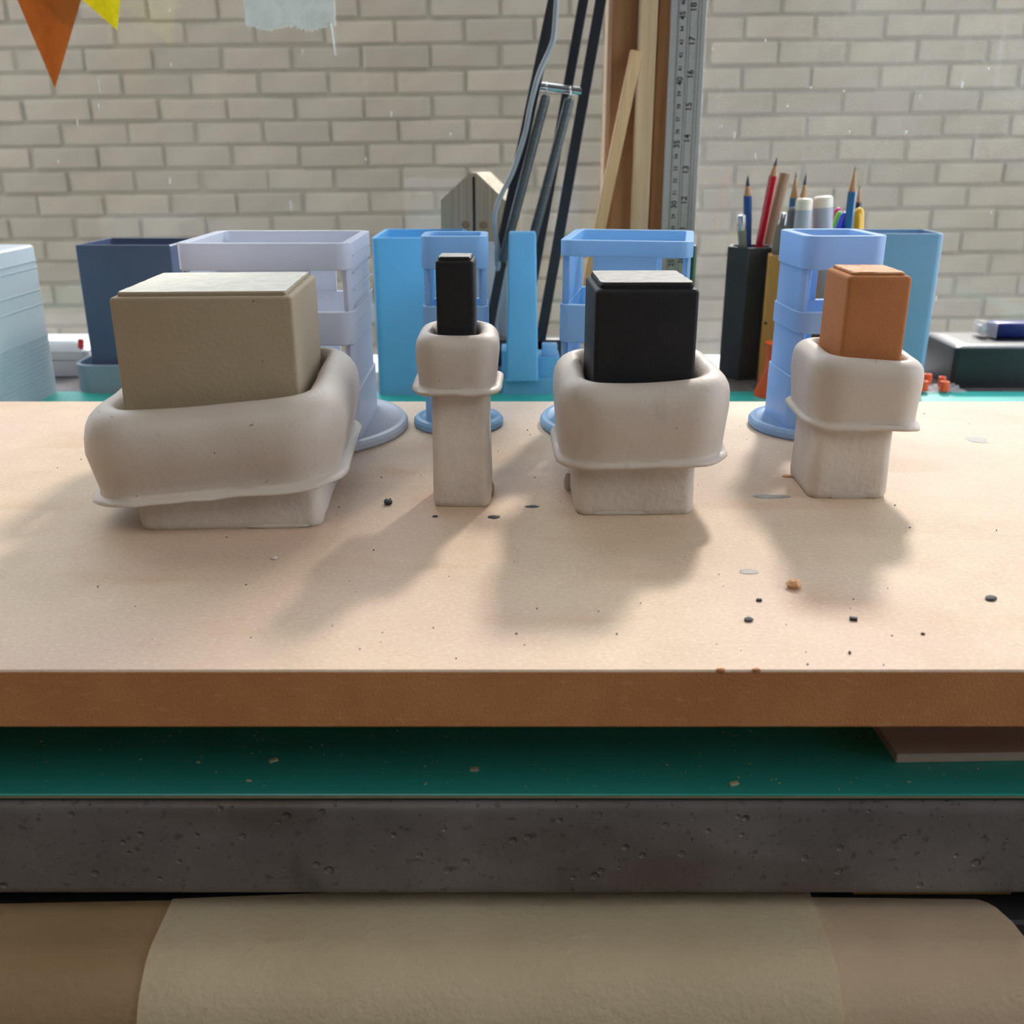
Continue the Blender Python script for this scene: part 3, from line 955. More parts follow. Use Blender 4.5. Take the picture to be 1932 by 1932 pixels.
holder('large lilac white printed holder on a round base behind the cream cast', -0.1098, 0.4735, R(0.5), 0.0385, 0.0365, 0.0070, 0.0940, 0.0042, 0.0115,
       ((0.027, 0.049), (0.064, 0.0822)), 0.0570, 0.0, 0.002, M_pla_white, True)
holder('narrow sky blue printed holder behind the slimmest cast', -0.0273, 0.4824, 0.0, 0.0157, 0.0157, 0.0062, 0.0945, 0.0036, 0.0055,
       ((0.027, 0.048), (0.062, 0.0795)), 0.0228, 0.0, 0.0, M_pla_blue)
holder('sky blue square printed holder behind the square black cast', 0.0568, 0.4815, R(-10), 0.0300, 0.0335, 0.0060, 0.0940, 0.0040, 0.0095,
       ((0.026, 0.0475), (0.065, 0.0868)), 0.0425, 0.0, 0.0, M_pla_blue)
holder('pale blue printed holder behind the terracotta orange cast', 0.1522, 0.4780, R(2), 0.0196, 0.0228, 0.0075, 0.0955, 0.0050, 0.0105,
       ((0.030, 0.051), (0.061, 0.0805)), 0.0315, 0.0, 0.0, M_pla_blue3)


# ------------------------------------------------------------------ pieces behind, on the mat and the desk
def open_box(name, label, cat, cx, cy, yaw, hx, hy, r, H, wt, m, z=0.0, taper=0.0, group=None, part='body'):
    t = thing(name, label, cat, (cx, cy, z), yaw, group)
    rings = [rr(hx - taper, hy - taper, r, 0, 5), rr(hx, hy, r, H - 0.0006, 5), rr(hx - 0.0006, hy - 0.0006, r, H, 5), rr(hx - wt, hy - wt, max(r - wt, 0.0005), H, 5), rr(hx - wt - taper, hy - wt - taper, max(r - wt, 0.0005), 0.003, 5)]
    loft(part, rings, m, t, 35)
    return t


GB = 'plastic boxes at the back of the desk'
# slate box standing in its tray
xl, xr = at(142, 463, D=0.79).x, at(325, 463, D=0.79).x
tr = open_box('tray', 'low grey blue tray holding the slate blue box', 'tray', (xl + xr) / 2 + 0.030, 0.776 + 0.052, 0.0, 0.082, 0.052, 0.018, 0.023, 0.003, M_pla_grey)
sl = open_box('slate_box', 'tall dark slate blue open box behind the cream cast', 'box', (xl + xr) / 2, 0.790 + 0.033, R(-2), (xr - xl) / 2, 0.033, 0.0012, 0.113, 0.003, M_pla_slate, 0.0032, group=GB)
# mid blue box
xl, xr = at(700, 449, D=0.77).x, at(872, 449, D=0.77).x
open_box('blue_box', 'tall mid blue open box between the lilac white and the narrow holder', 'box', (xl + xr) / 2, 0.769 + 0.044, 0.0, (xr - xl) / 2, 0.044, 0.006, 0.1235, 0.0035, M_pla_blue2, group=GB)
# far right blue box
xr = at(1786, 441, D=0.77).x
open_box('blue_box', 'tall pale blue open box half hidden at the right of the pencils', 'box', xr - 0.031, 0.770 + 0.023, R(-1.5), 0.031, 0.023, 0.006, 0.1265, 0.003, M_pla_steel, group=GB)
# upright blue slab with its foot
gx = at(985, 720, D=0.765).x
sb = thing('blue_stand', 'upright blue slab rising from a low notched base beside the lamp', 'stand', (gx, 0.772, 0))
hw0, hw1 = 0.0133, 0.0103
loft('slab', [rr(hw0, 0.006, 0.0022, 0.0125, 4), rr(hw0 - 0.0004, 0.006, 0.0022, 0.02, 4), rr(hw1, 0.0052, 0.0018, 0.1265, 4), rr(hw1 - 0.0008, 0.0042, 0.0016, 0.128, 4)], M_pla_blue2, sb, 35)
bm = bmesh.new()
xa, xb = at(944, 720, D=0.775).x - gx, at(1058, 720, D=0.775).x - gx
bm_loft(bm, [rr((xb - xa) / 2, 0.020, 0.004, 0.0, 4, (xa + xb) / 2, 0.021), rr((xb - xa) / 2, 0.020, 0.004, 0.0135, 4, (xa + xb) / 2, 0.021)])
bm_loft(bm, [rr(0.010, 0.017, 0.003, 0.012, 4, xb - 0.011, 0.022), rr(0.010, 0.017, 0.003, 0.029, 4, xb - 0.011, 0.022)])
bm_loft(bm, [rr(0.006, 0.017, 0.003, 0.012, 4, xa + 0.007, 0.022), rr(0.006, 0.017, 0.003, 0.034, 4, xa + 0.007, 0.022)])
link('base', finish(bm, 'base', 35), M_pla_blue2, sb)
box('peg', (xb - 0.009, 0.016, 0.0335), (0.0125, 0.010, 0.011), M_pla_blue, sb, 0.0012, 2)

# white ribbed print at the left edge
rp = thing('ribbed_print', 'white ribbed plastic box cut off by the left edge', 'box', (-0.414, 0.738, 0))
loft('body', [rr(0.041, 0.045, 0.004, 0.0, 4), rr(0.041, 0.045, 0.004, 0.116, 4), rr(0.0395, 0.0435, 0.004, 0.1175, 4)], M_ribbed, rp, 35)
for z in (0.105, 0.1, 0.083, 0.072, 0.047):
    loft('rib', [rr(0.0414, 0.0454, 0.004, z, 4), rr(0.0414, 0.0454, 0.004, z + 0.0009, 4)], M_ribbed, rp, 35)
for k in range(12):
    z = 0.004 + k * 0.0033
    loft('rib', [rr(0.0412, 0.0452, 0.004, z, 4), rr(0.0412, 0.0452, 0.004, z + 0.0014, 4)], M_ribbed, rp, 35)

# power strip with red switch
xr = at(172, 690, D=0.855).x
ps = thing('power_strip', 'white power strip with a red rocker switch by the left window', 'power strip', (xr - 0.075, 0.849 + 0.024, -MAT_T))
loft('lower_shell', [rr(0.074, 0.0235, 0.008, 0, 5), rr(0.075, 0.0245, 0.008, 0.014, 5)], M_white, ps, 35)
loft('upper_shell', [rr(0.0745, 0.024, 0.008, 0.0145, 5), rr(0.075, 0.0245, 0.008, 0.022, 5), rr(0.068, 0.018, 0.006, 0.030, 5), rr(0.066, 0.016, 0.005, 0.0305, 5)], M_white, ps, 35)
box('switch', (0.0690, -0.0190, 0.0262), (0.0042, 0.004, 0.0115), M_red, ps, 0.0006, 1, Matrix.Rotation(R(-20), 3, 'X'))
for dx in (0.022, -0.002):
    box('socket_slot', (0.0 + dx, 0.0, 0.0303), (0.010, 0.004, 0.001), M_greyp, ps)

# black leatherette box and the navy case on it
lb = thing('black_box', 'black leatherette box on the desk at the right edge', 'box', (0.3700, 0.804, -MAT_T))
loft('body', [rr(0.07, 0.036, 0.004, 0, 4, 0.07, 0.036), rr(0.0705, 0.0365, 0.004, 0.016, 4, 0.07, 0.036), rr(0.07, 0.036, 0.004, 0.029, 4, 0.07, 0.036)], M_leather, lb, 40)
loft('lid', [rr(0.0708, 0.0368, 0.004, 0.0292, 4, 0.07, 0.036), rr(0.0708, 0.0368, 0.004, 0.0335, 4, 0.07, 0.036), rr(0.0690, 0.035, 0.004, 0.0350, 4, 0.07, 0.036), rr(0.055, 0.024, 0.004, 0.0356, 4, 0.07, 0.036)], M_leather, lb, 40)
nv = thing('navy_case', 'small navy blue case with clear end on the black box', 'case', (at(1874, 635, D=0.838).x, 0.836, 0.0357 - MAT_T))
box('body', (0.026, 0.012, 0.0065), (0.050, 0.022, 0.013), M_navy, nv, 0.003, 3)
loft('clear_end', [[(0.002, 0.001, 0.0005), (0.002, 0.023, 0.0005), (0.002, 0.023, 0.0125), (0.002, 0.001, 0.0125)], [(-0.010, 0.004, 0.002), (-0.010, 0.021, 0.002), (-0.010, 0.021, 0.0135), (-0.010, 0.004, 0.0135)]], M_film, nv, 30)
box('latch', (-0.006, 0.012, 0.0065), (0.006, 0.009, 0.008), M_chrome, nv, 0.001, 1)

# little orange caps on a scrap of clear film
fo = bmesh.new()
g = []
for i in range(15):
    row = []
    for j in range(9):
        x, y = -0.021 + 0.042 * i / 14, -0.008 + 0.030 * j / 8
        e = max(abs(i - 7) / 7, abs(j - 4) / 4)
        row.append(fo.verts.new((x + 0.002 * noise.noise(Vector((i, j, 1))), y + 0.002 * noise.noise(Vector((i, j, 5))), 0.0006 + 0.0042 * abs(noise.noise(Vector((i * .6, j * .6, 3)))))))
    g.append(row)
for a, b in zip(g[:-1], g[1:]):
    for j in range(8):
        fo.faces.new((a[j], b[j], b[j + 1], a[j + 1]))
bmesh.ops.solidify(fo, geom=list(fo.faces), thickness=0.0001)
fp = at(1768, 738, z=0)
film_o = tag(link('film_scrap', finish(fo, 'film_scrap', 30), M_film, None, (fp.x, 0.782, 0.0003)), 'crumpled scrap of clear film under the little orange caps', 'film')
for (px, py, rd, lab) in ((1743, 741, 0, 'square orange cap nearest the terracotta cast'), (1750, 727, 0, 'square orange cap behind another beside the terracotta cast'),
                          (1783, 742, 0, 'square orange cap nearest the black leatherette box'), (1778, 734, 1, 'round orange cap beside the black leatherette box')):
    p = at(px, py, z=0)
    oc = thing('orange_cap', lab, 'cap', (p.x, p.y + 0.003, 0.0012), R(8 if not rd else 0), 'little orange caps')
    if rd:
        rg = [circ(0.0030, 0, 16), circ(0.0030, 0.0085, 16), circ(0.0019, 0.0085, 16), circ(0.0019, 0.003, 16)]
    else:
        rg = [rr(0.0030, 0.0030, 0.0007, 0, 2), rr(0.0030, 0.0030, 0.0007, 0.008, 2), rr(0.0019, 0.0019, 0.0005, 0.008, 2), rr(0.0019, 0.0019, 0.0005, 0.003, 2)]
    loft('shell', rg, M_orange, oc, 35)

# orange bobbin with copper wire
bp = at(1469, 752, D=0.757)
bo = thing('wire_bobbin', 'orange plastic bobbin wound with copper wire behind the pale blue holder', 'bobbin', (bp.x, 0.770, 0))
loft('spool', [circ(q, z, 28) for q, z in ((0.0165, 0), (0.0165, 0.002), (0.0092, 0.021), (0.0105, 0.040), (0.0112, 0.0425), (0.004, 0.0425))], M_orange, bo, 40)
hel = []
for i in range(260):
    a = i / 260 * 2 * PI * 11
    z = 0.008 + 0.030 * i / 260
    q = 0.0142 - 0.003 * (i / 260)
    hel.append((q * 0.75 * math.cos(a) + 0.006, q * math.sin(a) * 0.6 - 0.002, z))
tube('wire', hel, 0.0007, M_copper, bo, 5)

# pots
def hex_ring(rad, z, n=6, rot=0.0, sx=1.0):
    return [(sx * rad * math.cos(2 * PI * i / n + rot), rad * math.sin(2 * PI * i / n + rot), z) for i in range(n)]
def pot(label, cx, cy, rad, H, m, rot, n=6, inner=0.8):
    t = thing('pencil_pot', label, 'pencil pot', (cx, cy, -MAT_T), rot, 'pencil pots')
    b = loft('body', [hex_ring(rad, 0, n), hex_ring(rad, H, n), hex_ring(rad * inner, H, n), hex_ring(rad * inner, 0.006, n)], m, t, 20)
    bv = b.modifiers.new('edge', 'BEVEL')
    bv.width = 0.0006
    bv.limit_method = 'ANGLE'
    return t
pbx = at(1408, 470, D=0.845)
P1 = (pbx.x + 0.006, 0.853)
pot('black hexagonal pencil pot holding a blue and a red pencil', P1[0], P1[1], 0.0215, 0.112, M_blackpot, R(-48))
pw = at(1490, 477, D=0.83)
P2 = (pw.x + 0.000, 0.823)
wp = pot('honey coloured wooden pencil pot beside the black one', P2[0], P2[1], 0.0220, 0.108, M_woodpot, R(-42))
for (a, zz) in ((0.008, 0.040), (0.0135, 0.040), (0.018, 0.041)):
    p = Vector((0.0, 0.0, 0))
P3 = (at(1590, 440, D=0.86).x, 0.862)
pot('dark grey pencil pot hidden behind the pale blue holder', P3[0], P3[1], 0.026, 0.100, M_greypot, R(10))
for px in (1434, 1446, 1461):
    p = at(px, 610, D=0.812)
    dd = bmesh.new()
    bmesh.ops.create_cone(dd, cap_ends=True, segments=12, radius1=0.0011, radius2=0.0011, depth=0.001)
    hole = link('hole', finish(dd, 'hole'), M_dark_p, wp)
    # on the facet of the pot that faces the room
    loc = Vector((p.x - P2[0], 0, p.z + MAT_T))
    ang = R(-42)
    best = None
    for k in range(6):
        a0, a1 = 2 * PI * k / 6 + ang, 2 * PI * (k + 1) / 6 + ang
        A = Vector((0.022 * math.cos(a0), 0.022 * math.sin(a0)))
        B = Vector((0.022 * math.cos(a1), 0.022 * math.sin(a1)))
        lo_, hi_ = min(A.x, B.x), max(A.x, B.x)
        if lo_ <= loc.x <= hi_ and (A.y + B.y) < 0:
            tt = (loc.x - A.x) / (B.x - A.x)
            q = A + (B - A) * tt
            nrm = Vector((B.y - A.y, -(B.x - A.x), 0)).normalized()
            best = (q, nrm)
    if best:
        q, nrm = best
        v = Matrix.Rotation(-ang, 3, 'Z') @ Vector((q.x, q.y, loc.z))
        nl = Matrix.Rotation(-ang, 3, 'Z') @ nrm
        hole.location = v
        hole.rotation_euler = nl.to_track_quat('Z', 'Y').to_euler()


def pencil(label, tip, foot, m, rad=0.0037, lead=0.010, cone=0.022, n=6, wood=M_wood_p, leadm=M_lead, name='pencil', flat=False):
    tip, foot = Vector(tip), Vector(foot)
    d = (tip - foot)
    L = d.length
    q = d.to_track_quat('Z', 'Y')
    t = link(name, None, None, None, foot)
    t.rotation_euler = q.to_euler()
    t.empty_display_size = 0.01
    tag(t, label, 'pencil' if name == 'pencil' else 'pen', 'pencils and pens in the pots')
    zc = L - cone
    loft('barrel', [hex_ring(rad, 0, n), hex_ring(rad, zc, n)], m, t, 25)
    bm = bmesh.new()
    r1 = rad * 0.30 if lead < cone * 0.5 else rad * 0.45
    bm_loft(bm, [circ(rad * 0.93, zc - 0.0005, 12), circ(rad * lead / cone, L - lead, 12)])
    link('wood_tip', finish(bm, 'wood_tip', 45), wood, t)
    bm = bmesh.new()
    bm_loft(bm, [circ(rad * lead / cone, L - lead, 12), circ(rad * lead / cone * 0.5, L - lead * 0.35, 12), circ(0.0002, L, 12)])
    link('lead', finish(bm, 'lead', 45), leadm, t)
    return t


def down(tip, px, py, D, z=0.050):
    """foot of a pencil: runs on from the tip through a second sight line to the pot floor"""
    b = at(px, py, D=D)
    d = (b - tip)
    return tip + d * ((z - tip.z) / d.z)


t1 = at(1411, 331, D=0.850)
pencil('blue pencil with blunt dark tip standing upright in the black pot', t1, down(t1, 1410, 470, 0.851), M_blue_p, 0.0034, 0.0085, 0.0160)
t2 = at(1466, 297, D=0.858)
pencil('tall red pencil leaning right out of the black pot', t2, down(t2, 1432, 468, 0.852), M_red_p, 0.0036, 0.007, 0.0150)
t3 = at(1502, 325, D=0.838)
pencil('blue pencil with long sharpened point behind the wooden dowel', t3, down(t3, 1490, 470, 0.836, 0.07), M_teal_p, 0.0036, 0.004, 0.0200)
t4 = at(1521, 327, D=0.832)
pencil('dark pencil with long black point behind the white marker', t4, down(t4, 1503, 470, 0.832, 0.06), M_dark_p, 0.0033, 0.0090, 0.0210)
t5 = at(1614, 313, D=0.850)
pencil('teal blue pencil with long point in front of the yellow pen', t5, down(t5, 1600, 432, 0.851), M_teal_p, 0.0036, 0.0035, 0.0200)
t6 = at(1622, 349, D=0.872)
pencil('short dark pencil behind the yellow pen', t6, down(t6, 1617, 432, 0.872), M_dark_p, 0.0026, 0.003, 0.0140)


def rod(label, cat, name, top, foot, rad, m, cap_m=None, cap_l=0.0, cap_r=None, rounded=0.3, part='barrel', n=18):
    top, foot = Vector(top), Vector(foot)
    d = top - foot
    L = d.length
    t = link(name, None, None, None, foot)
    t.rotation_euler = d.to_track_quat('Z', 'Y').to_euler()
    t.empty_display_size = 0.01
    tag(t, label, cat, 'pencils and pens in the pots')
    def end(r, za, zb):
        e = r * rounded
        return [circ(r, za, n), circ(r, zb - e, n), circ(r - e * 0.3, zb - e * 0.3, n), circ(r - e, zb, n)]
    lb = L - cap_l
    loft(part, end(rad, 0, lb) if not cap_l else [circ(rad, 0, n), circ(rad, lb, n)], m, t, 45)
    if cap_l:
        loft('cap', end(cap_r or rad, lb - 0.0005, L), cap_m, t, 45)
    return t


a = at(1482, 327, D=0.892)
rod('thick brown wooden dowel leaning right behind the pots beside the red pencil', 'dowel', 'wooden_dowel', a, down(a, 1446, 468, 0.888, -0.002), 0.0048, M_dowel, rounded=0.12)
a = at(1497, 390, D=0.826)
rod('grey pen with rounded top behind the rim of the pale blue holder', 'pen', 'grey_pen', a, down(a, 1485, 470, 0.826), 0.0042, M_greyp, rounded=0.9)
a = at(1518, 374, D=0.818)
rod('grey marker with cream cap, the smaller of two', 'marker', 'marker_pen', a, down(a, 1512, 432, 0.818), 0.0066, M_marker, M_markcap, 0.0085, 0.0068)
a = at(1553, 370, D=0.842)
rod('grey marker with wide cream cap, the larger of two', 'marker', 'marker_pen', a, down(a, 1552, 432, 0.842), 0.0082, M_marker, M_markcap, 0.0085, 0.0084)
a = at(1582, 391, D=0.873)
rod('pink pen with rounded top beside the large marker', 'pen', 'pink_pen', a, down(a, 1578, 432, 0.873), 0.0036, M_pink, rounded=0.95)
a = at(1586, 398, D=0.864)
rod('lime green pen leaning left beside the large marker', 'pen', 'green_pen', a, down(a, 1574, 432, 0.861), 0.0028, M_green, rounded=0.95)
a = at(1596, 400, D=0.855)
rod('bright blue pen between the lime pen and the teal pencil', 'pen', 'blue_pen', a, down(a, 1584, 432, 0.8545), 0.0036, M_bluepen, rounded=0.95)
a = at(1621, 391, D=0.861)
yp = rod('yellow pen with pocket clip at the right of the pencils', 'pen', 'yellow_pen', a, down(a, 1620, 432, 0.8605), 0.0042, M_yellow, rounded=0.95)
L = (Vector(a) - yp.location).length
loft('clip', [rr(0.0016, 0.0016, 0.0015, L - 0.045, 4, 0.0062, 0), rr(0.0016, 0.0016, 0.0015, L - 0.006, 4, 0.0062, 0), rr(0.0008, 0.0008, 0.0007, L - 0.0045, 4, 0.0058, 0)], M_yellow, yp, 45)
a = at(1398, 405, D=0.845)
rod('silver tipped pen leaning left behind the upright blue pencil', 'pen', 'silver_pen', a, down(a, 1402, 470, 0.848), 0.0036, M_sage, M_chrome, 0.012, 0.0038)
a = at(1480, 402, D=0.838)
rod('sage green brush handle with metal ferrule behind the dowel', 'brush', 'paint_brush', a, down(a, 1466, 470, 0.836, 0.085), 0.0045, M_sage, M_chrome, 0.010, 0.0040)

# dark green pen behind the square blue holder
a = at(1309, 462, D=0.80)
rod('dark green pen standing behind the square blue holder', 'pen', 'green_pen', a, Vector((a.x - 0.001, 0.80, 0.0)), 0.0028, M_dgreen, rounded=0.5)

# ------------------------------------------------------------------ steel ruler leaning on the post
DR = 0.893
ra, rb_ = at(1290, 50, D=DR), at(1272, 430, D=DR)
ax = (ra - rb_).normalized()
tilt = math.atan2(ax.x, ax.z)
z12 = at(1282, 378, D=DR)
rl = thing('steel_ruler', 'long steel ruler with inch and centimetre scales against the window post', 'ruler', (0, 0, 0))
o0 = z12 - ax * (12 * 0.0254)
rl.location = o0
rl.rotation_euler = (0, tilt, 0)
RW = 0.0298
box('blade', (0, 0, 0.242), (RW, 0.0012, 0.60), M_ruler, rl, 0.0003, 1)
for fx in (-0.29, -0.02, 0.05, 0.28, 0.36):
    box('groove', (fx * RW, -0.0007, 0.242), (0.0003, 0.0003, 0.595), M_engrave, rl)
tk = bmesh.new()
for k in range(0, 480):
    if k * 0.001 < 0.24:
        continue
    l = 0.0032 if k % 10 == 0 else (0.0024 if k % 5 == 0 else 0.0014)
    bm_box(tk, (-0.29 * RW + l / 2, -0.00068, k * 0.001), (l, 0.0002, 0.00016))
for k in range(0, 288):
    if k * 0.0254 / 16 < 0.24:
        continue
    l = 0.0042 if k % 16 == 0 else (0.0030 if k % 8 == 0 else 0.0016)
    bm_box(tk, (0.28 * RW - l / 2, -0.00068, k * 0.0254 / 16), (l, 0.0002, 0.00016))
to = link('tick_marks', finish(tk, 'tick_marks'), M_engrave, rl)
to['kind'] = 'stuff'


def numeral(txt, x, z, size, bold):
    cu = bpy.data.curves.new('numeral', 'FONT')
    cu.body = txt
    cu.size = size
    cu.align_x = 'CENTER'
    cu.align_y = 'CENTER'
    cu.extrude = 0.00012
    cu.offset = 0.00010 if bold else 0.00002
    tmp = bpy.data.objects.new('tmp_numeral', cu)
    C.objects.link(tmp)
    dg = bpy.context.evaluated_depsgraph_get()
    me = bpy.data.meshes.new_from_object(tmp.evaluated_get(dg))
    bpy.data.objects.remove(tmp)
    me.name = 'numeral'
    me.materials.clear()
    o = link('numeral', me, M_ink, rl, (x, -0.00078, z))
    o.rotation_euler = Matrix(((0, -1, 0), (0, 0, -1), (1, 0, 0))).to_euler()   # reads upward
    return o


for k in range(10, 19):
    numeral(str(k), 0.135 * RW, k * 0.0254, 0.0072, True)
for k in range(25, 48):
    big = k % 5 == 0
    numeral(str(k), -0.155 * RW, k * 0.01 + 0.0012, 0.0066 if big else 0.0044, big)

# leaning stick
a, b = at(1201, 96, D=0.893), at(1131, 430, D=0.890)
d = (b - a).normalized()
foot = a + d * ((0.002 - MAT_T - a.z) / d.z)
st = bar('wood_stick', foot, a, 0.0098, 0.0050, M_stick, None, side=(1, 0.25, 0), bevel=0.0004)
tag(st, 'thin pale wooden stick leaning against the window post', 'stick')

# house shaped wooden block
xl, xr = at(822, 380, D=0.874).x, at(959, 386, D=0.874).x
hx0 = (xl + xr) / 2
ap = at(887, 326, D=0.874)
zE = at(822, 379, D=0.874).z
hb = thing('house_block', 'weathered wooden block with a pointed house shaped top behind the lamp cable', 'wood block', (hx0 + 0.002, 0.874, -MAT_T), R(-18))
prof = [(xl - hx0, 0), (xr - hx0, 0), (xr - hx0, zE + MAT_T - 0.002), (ap.x - hx0 + 0.0035, ap.z + MAT_T), (ap.x - hx0 - 0.0025, ap.z + MAT_T), (xl - hx0, zE + MAT_T)]
bm = bmesh.new()
DEP = 0.036
fa = [bm.verts.new((x, 0, z)) for x, z in prof]
fb = [bm.verts.new((x, DEP, z)) for x, z in prof]
bm.faces.new(fa)
bm.faces.new(fb[::-1])
for i in range(len(fa)):
    j = (i + 1) % len(fa)
    f = bm.faces.new((fa[i], fb[i], fb[j], fa[j]))
    f.material_index = 1 if i in (2, 3, 4) else 0
link('body', finish(bm, 'body'), [M_birch, M_birch_top], hb)
gx = ap.x - hx0 + 0.001
box('groove', (gx, -0.0001, ap.z - 0.024), (0.0022, 0.0006, 0.046), M_dark_p, hb)
for dx in (-0.008, 0.0085):
    bm = bmesh.new()
    bmesh.ops.create_icosphere(bm, subdivisions=2, radius=1)
    k = link('knot', finish(bm, 'knot', 60), M_dowel, hb, (gx + dx, 0, at(880, 424, D=0.874).z + MAT_T))
    k.scale = (0.0042, 0.0006, 0.0034)
box('pale_panel', (0, -0.0012, 0.058), (xr - xl - 0.002, 0.0024, 0.112), M_sill, hb, 0.0005, 1)

# ------------------------------------------------------------------ spring arm lamp
DL = 0.838
lp = thing('desk_lamp', 'black spring arm desk lamp with twin grey springs in front of the window', 'lamp', (at(985, 690, D=DL).x, DL, -MAT_T))
o = lp.location.copy()
def L_(px, py, dD=0.0):
    return at(px, py, D=DL + dD) - o
def ext(px0, py0, px1, py1, dD, za=None, zb=None):
    """ends of a bar along a sight line pair, carried on to heights za and zb"""
    a, b = L_(px0, py0, dD), L_(px1, py1, dD)
    d = (b - a)
    pa_ = a + d * ((za - a.z) / d.z) if za is not None else a
    pb_ = a + d * ((zb - a.z) / d.z) if zb is not None else b
    return pa_, pb_
ZT = 0.42
a, b = ext(950, 440, 1033, 50, 0.0, None, ZT)
a2 = L_(943, 478)
bar('arm', a2, b, 0.0086, 0.0040, M_arm, lp)
a, b = ext(1020, 450, 1092, 50, 0.016, 0.02, ZT)
bar('arm', a, b, 0.0080, 0.0040, M_arm, lp)
a, b = ext(1045, 500, 1125, 50, -0.004, 0.012, ZT)
bar('arm', a, b, 0.0086, 0.0040, M_arm, lp)
a, b = L_(926, 628, 0.002), L_(948, 490, 0.002)
bar('lower_arm', Vector((a.x - 0.006, a.y, 0.020)), b, 0.0078, 0.005, M_arm, lp)
a, b = L_(1018, 166, -0.006), L_(1094, 166, 0.0)
a, b = L_(1019, 163, -0.006), L_(1096, 173, -0.004)
tube('cross_pin', [a, b], 0.0033, M_chrome, lp, 14)
for (xa_, ya_, xb_, yb_) in ((1030, 180, 948, 494), (1075, 186, 996, 486)):
    a, b = L_(xb_, yb_, -0.012), L_(xa_, ya_, -0.012)
    s = tube('spring', [a, a + (b - a) * 0.02, a + (b - a) * 0.98, b], [0.0030, 0.0040, 0.0040, 0.0032], M_spring, lp, 16)
    hk = b
    pts = [hk + Vector((0.0006 * math.cos(q), 0.006 * math.sin(q), 0.004 + 0.0052 * math.cos(q))) for q in [i / 14 * 2 * PI for i in range(15)]]
    tube('hook', pts, 0.0006, M_chrome, s, 6)
bm = bmesh.new()
bm_loft(bm, [circ(q, z, 36, 0.008, -0.004) for q, z in ((0.025, 0), (0.025, 0.010), (0.022, 0.0125), (0.006, 0.014))])
link('base', finish(bm, 'base', 35), M_arm, lp)
box('bracket', (0.004, 0.004, 0.024), (0.060, 0.020, 0.024), M_arm, lp, 0.002, 2)
box('joint_plate', (0.0, 0.002, 0.0), (0.010, 0.010, 0.018), M_arm, lp, 0.002, 2).location = L_(945, 485, 0.004)
cab = [L_(1052, -30, -0.012), L_(1047, 50, -0.012), L_(1041, 85, -0.012), L_(1017, 140, -0.012), L_(1001, 200, -0.012), L_(990, 255, -0.012), L_(967, 325, -0.012), L_(944, 372, -0.012), L_(934, 405, -0.012),
       L_(935, 440, -0.008), L_(940, 480, -0.006), L_(938, 540, 0.008), L_(935, 620, 0.012)]
cab.append(Vector((cab[-1].x + 0.01, cab[-1].y, 0.012)))
tube('cable', spline(cab, 6), 0.0021, M_cable, lp, 10)

# ------------------------------------------------------------------ bunting
def pennant(label, pts, D, m, group='bunting pennants'):
    w = [at(px, py, D=D) for px, py in pts]
    c = w[-1]
    t = thing('bunting_pennant', label, 'pennant', c, 0, group)
    bm = bmesh.new()
    n = 12
    (A, B, T) = [p - c for p in w]
    g = []
    for i in range(n + 1):
        v = i / n
        row = []
        for j in range(9):
            u = j / 8
            p = (A.lerp(B, u)).lerp(T, v * 0.999)
            p.y += 0.004 * math.sin(u * 5 + 1) * (1 - v)
            row.append(bm.verts.new(p))
        g.append(row)
    for a_, b_ in zip(g[:-1], g[1:]):
        for j in range(8):
            bm.faces.new((a_[j], a_[j + 1], b_[j + 1], b_[j]))
    bmesh.ops.solidify(bm, geom=list(bm.faces), thickness=0.0012)
    link('felt', finish(bm, 'felt', 50), m, t)
    s = tube('string', [A + Vector((-0.02, 0, 0.002)), B + Vector((0.02, 0, 0.002))], 0.0009, M_fleck, t, 6)
    return t
pennant('orange felt bunting pennant hanging point down at the top left', ((12, -40), (166, -40), (104, 167)), 0.86, M_felt_o)
pn = pennant('yellow pennant tip peeping in right of the orange pennant', ((110, -38), (235, -60), (221, 57)), 0.88, M_felt_y)

# ------------------------------------------------------------------ chips and spills
def chip(label, px, py, z, w, l, h, m, seed, name='plaster_chip', cat='chip', group='crumbs on the board', blocky=False, rz=0.0):
    p = at(px, py, z=z)
    bm = bmesh.new()
    if blocky:
        bm_box(bm, (0, 0, 0), (2, 2, 2), 0.15, 1)
        amp = 0.18
    else:
        bmesh.ops.create_icosphere(bm, subdivisions=2, radius=1)
        amp = 0.42
    for q in bm.verts:
        q.co += noise.noise_vector(q.co * 1.3 + Vector((seed * 3.7, 0, 0))) * amp
        q.co.z = max(q.co.z, -0.9)
    o = link(name, finish(bm, name, 25), m, None, (p.x, p.y, z + h * 0.9))
    o.scale = (w, l, h)
    o.rotation_euler = (0, 0, rz)
    return tag(o, label, cat, group)


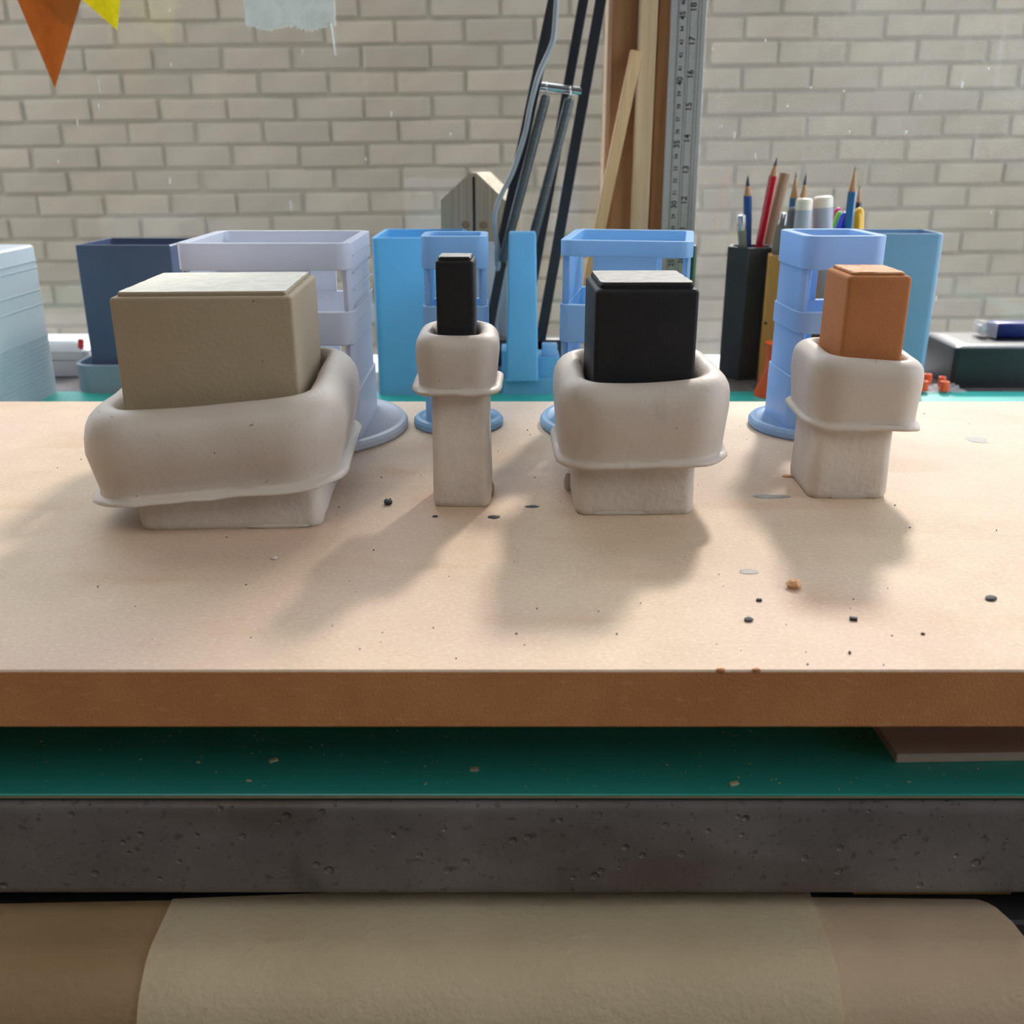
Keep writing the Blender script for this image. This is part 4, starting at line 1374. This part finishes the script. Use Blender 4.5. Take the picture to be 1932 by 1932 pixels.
CH = 'charcoal chip lying on the fibreboard '
chip(CH + 'right of the cream cast', 732, 952, BT, 0.0016, 0.0018, 0.0012, M_chip_d, 1)
chip(CH + 'in front of the slimmest cast', 932, 976, BT, 0.0022, 0.0016, 0.0003, M_chip_d, 2)
chip(CH + 'at the lower left of the slimmest cast', 821, 975, BT, 0.0010, 0.0009, 0.0003, M_chip_d, 3)
chip('thin grey spill mark between the slimmest and the square black cast', 1003, 956, BT, 0.0028, 0.0012, 0.00015, M_chip_d, 4, 'spill', 'spill')
chip('crumbly terracotta fragment in front of the orange cast', 1498, 1109, BT, 0.0024, 0.0024, 0.0014, M_chip_o, 5)
chip(CH + 'below the terracotta fragment, bent and largest', 1412, 1171, BT, 0.0014, 0.0012, 0.0005, M_chip_d, 6)
chip(CH + 'just left of the terracotta fragment, tiny bar', 1432, 1134, BT, 0.0008, 0.0005, 0.0004, M_chip_d, 7, blocky=True)
chip(CH + 'as a small bar towards the right front', 1610, 1170, BT, 0.0011, 0.0006, 0.0005, M_chip_d, 8, blocky=True, rz=-0.3)
chip(CH + 'close to the right edge of the picture', 1870, 1131, BT, 0.0024, 0.0016, 0.0005, M_chip_d, 9, rz=0.5)
chip(CH + 'nearest the front edge, a dark dot', 1603, 1233, BT, 0.0004, 0.0005, 0.0004, M_chip_d, 10)
chip(CH + 'as a fine sliver at the right', 1741, 1197, BT, 0.0006, 0.0005, 0.0003, M_chip_d, 11)
chip('pale flake of plaster in front of the cream cast', 518, 1054, BT, 0.0011, 0.0012, 0.0004, M_foot, 12)
chip('grey oval spill between the square black and orange casts', 1414, 1079, BT, 0.0034, 0.0022, 0.00012, M_chip_g, 13, 'spill', 'spill')
chip('grey streak of spill beside the orange cast foot', 1455, 937, BT, 0.0080, 0.0022, 0.00012, M_chip_g, 14, 'spill', 'spill')
chip('reddish crumbs of terracotta left of the orange cast foot', 1487, 899, BT, 0.0026, 0.0013, 0.0004, M_chip_o, 15)
chip('faint grey spill at the far right of the fibreboard', 1843, 830, BT, 0.0050, 0.0045, 0.0001, M_chip_g, 16, 'spill', 'spill')
GM = 'wood chips on the mat'
chip('largest pale wood chip on the green mat, left of centre', 516, 1436, 0, 0.0014, 0.0007, 0.0004, M_chip_w, 20, 'wood_chip', 'chip', GM, True, 0.5)
chip('square pale wood chip on the middle of the green mat', 895, 1453, 0, 0.0014, 0.0008, 0.0004, M_chip_w, 21, 'wood_chip', 'chip', GM, True, 0.1)
chip('pale wood chip on the green mat towards the right', 1385, 1480, 0, 0.0013, 0.0006, 0.0004, M_chip_w, 22, 'wood_chip', 'chip', GM, True, 0.3)
chip('leftmost pale wood chip on the green mat', 374, 1439, 0, 0.0008, 0.0005, 0.0003, M_chip_w, 23, 'wood_chip', 'chip', GM, False, -0.5)
chip('pale wood sliver close to the front edge of the green mat at left', 470, 1474, 0, 0.0010, 0.0004, 0.0003, M_chip_w, 24, 'wood_chip', 'chip', GM, False, -0.2)
chip('small pale wood chip on the green mat below the plywood sheet', 1715, 1476, 0, 0.0006, 0.0003, 0.0002, M_chip_w, 25, 'wood_chip', 'chip', GM, False, 0)
sp = bmesh.new()
for k in range(150):
    p = at(random.uniform(60, 1880), random.uniform(1378, 1490), z=0)
    s_ = random.uniform(0.00012, 0.00032)
    bm_box(sp, (p.x, p.y, s_ / 2), (s_ * random.uniform(1, 2), s_, s_))
dust = link('sawdust', finish(sp, 'sawdust'), M_chip_w)
tag(dust, 'fine specks of sawdust scattered over the green mat', 'sawdust', None, 'stuff')
sp = bmesh.new()
for k in range(90):
    p = at(random.uniform(60, 1880), 770 + 490 * random.random() ** 1.3, z=BT)
    s_ = random.uniform(0.00015, 0.0004)
    bm_box(sp, (p.x, p.y, BT + s_ / 2), (s_ * random.uniform(0.8, 1.6), s_, s_))
dust2 = link('dark_specks', finish(sp, 'dark_specks'), M_chip_d)
tag(dust2, 'tiny dark specks scattered over the tan fibreboard', 'specks', None, 'stuff')
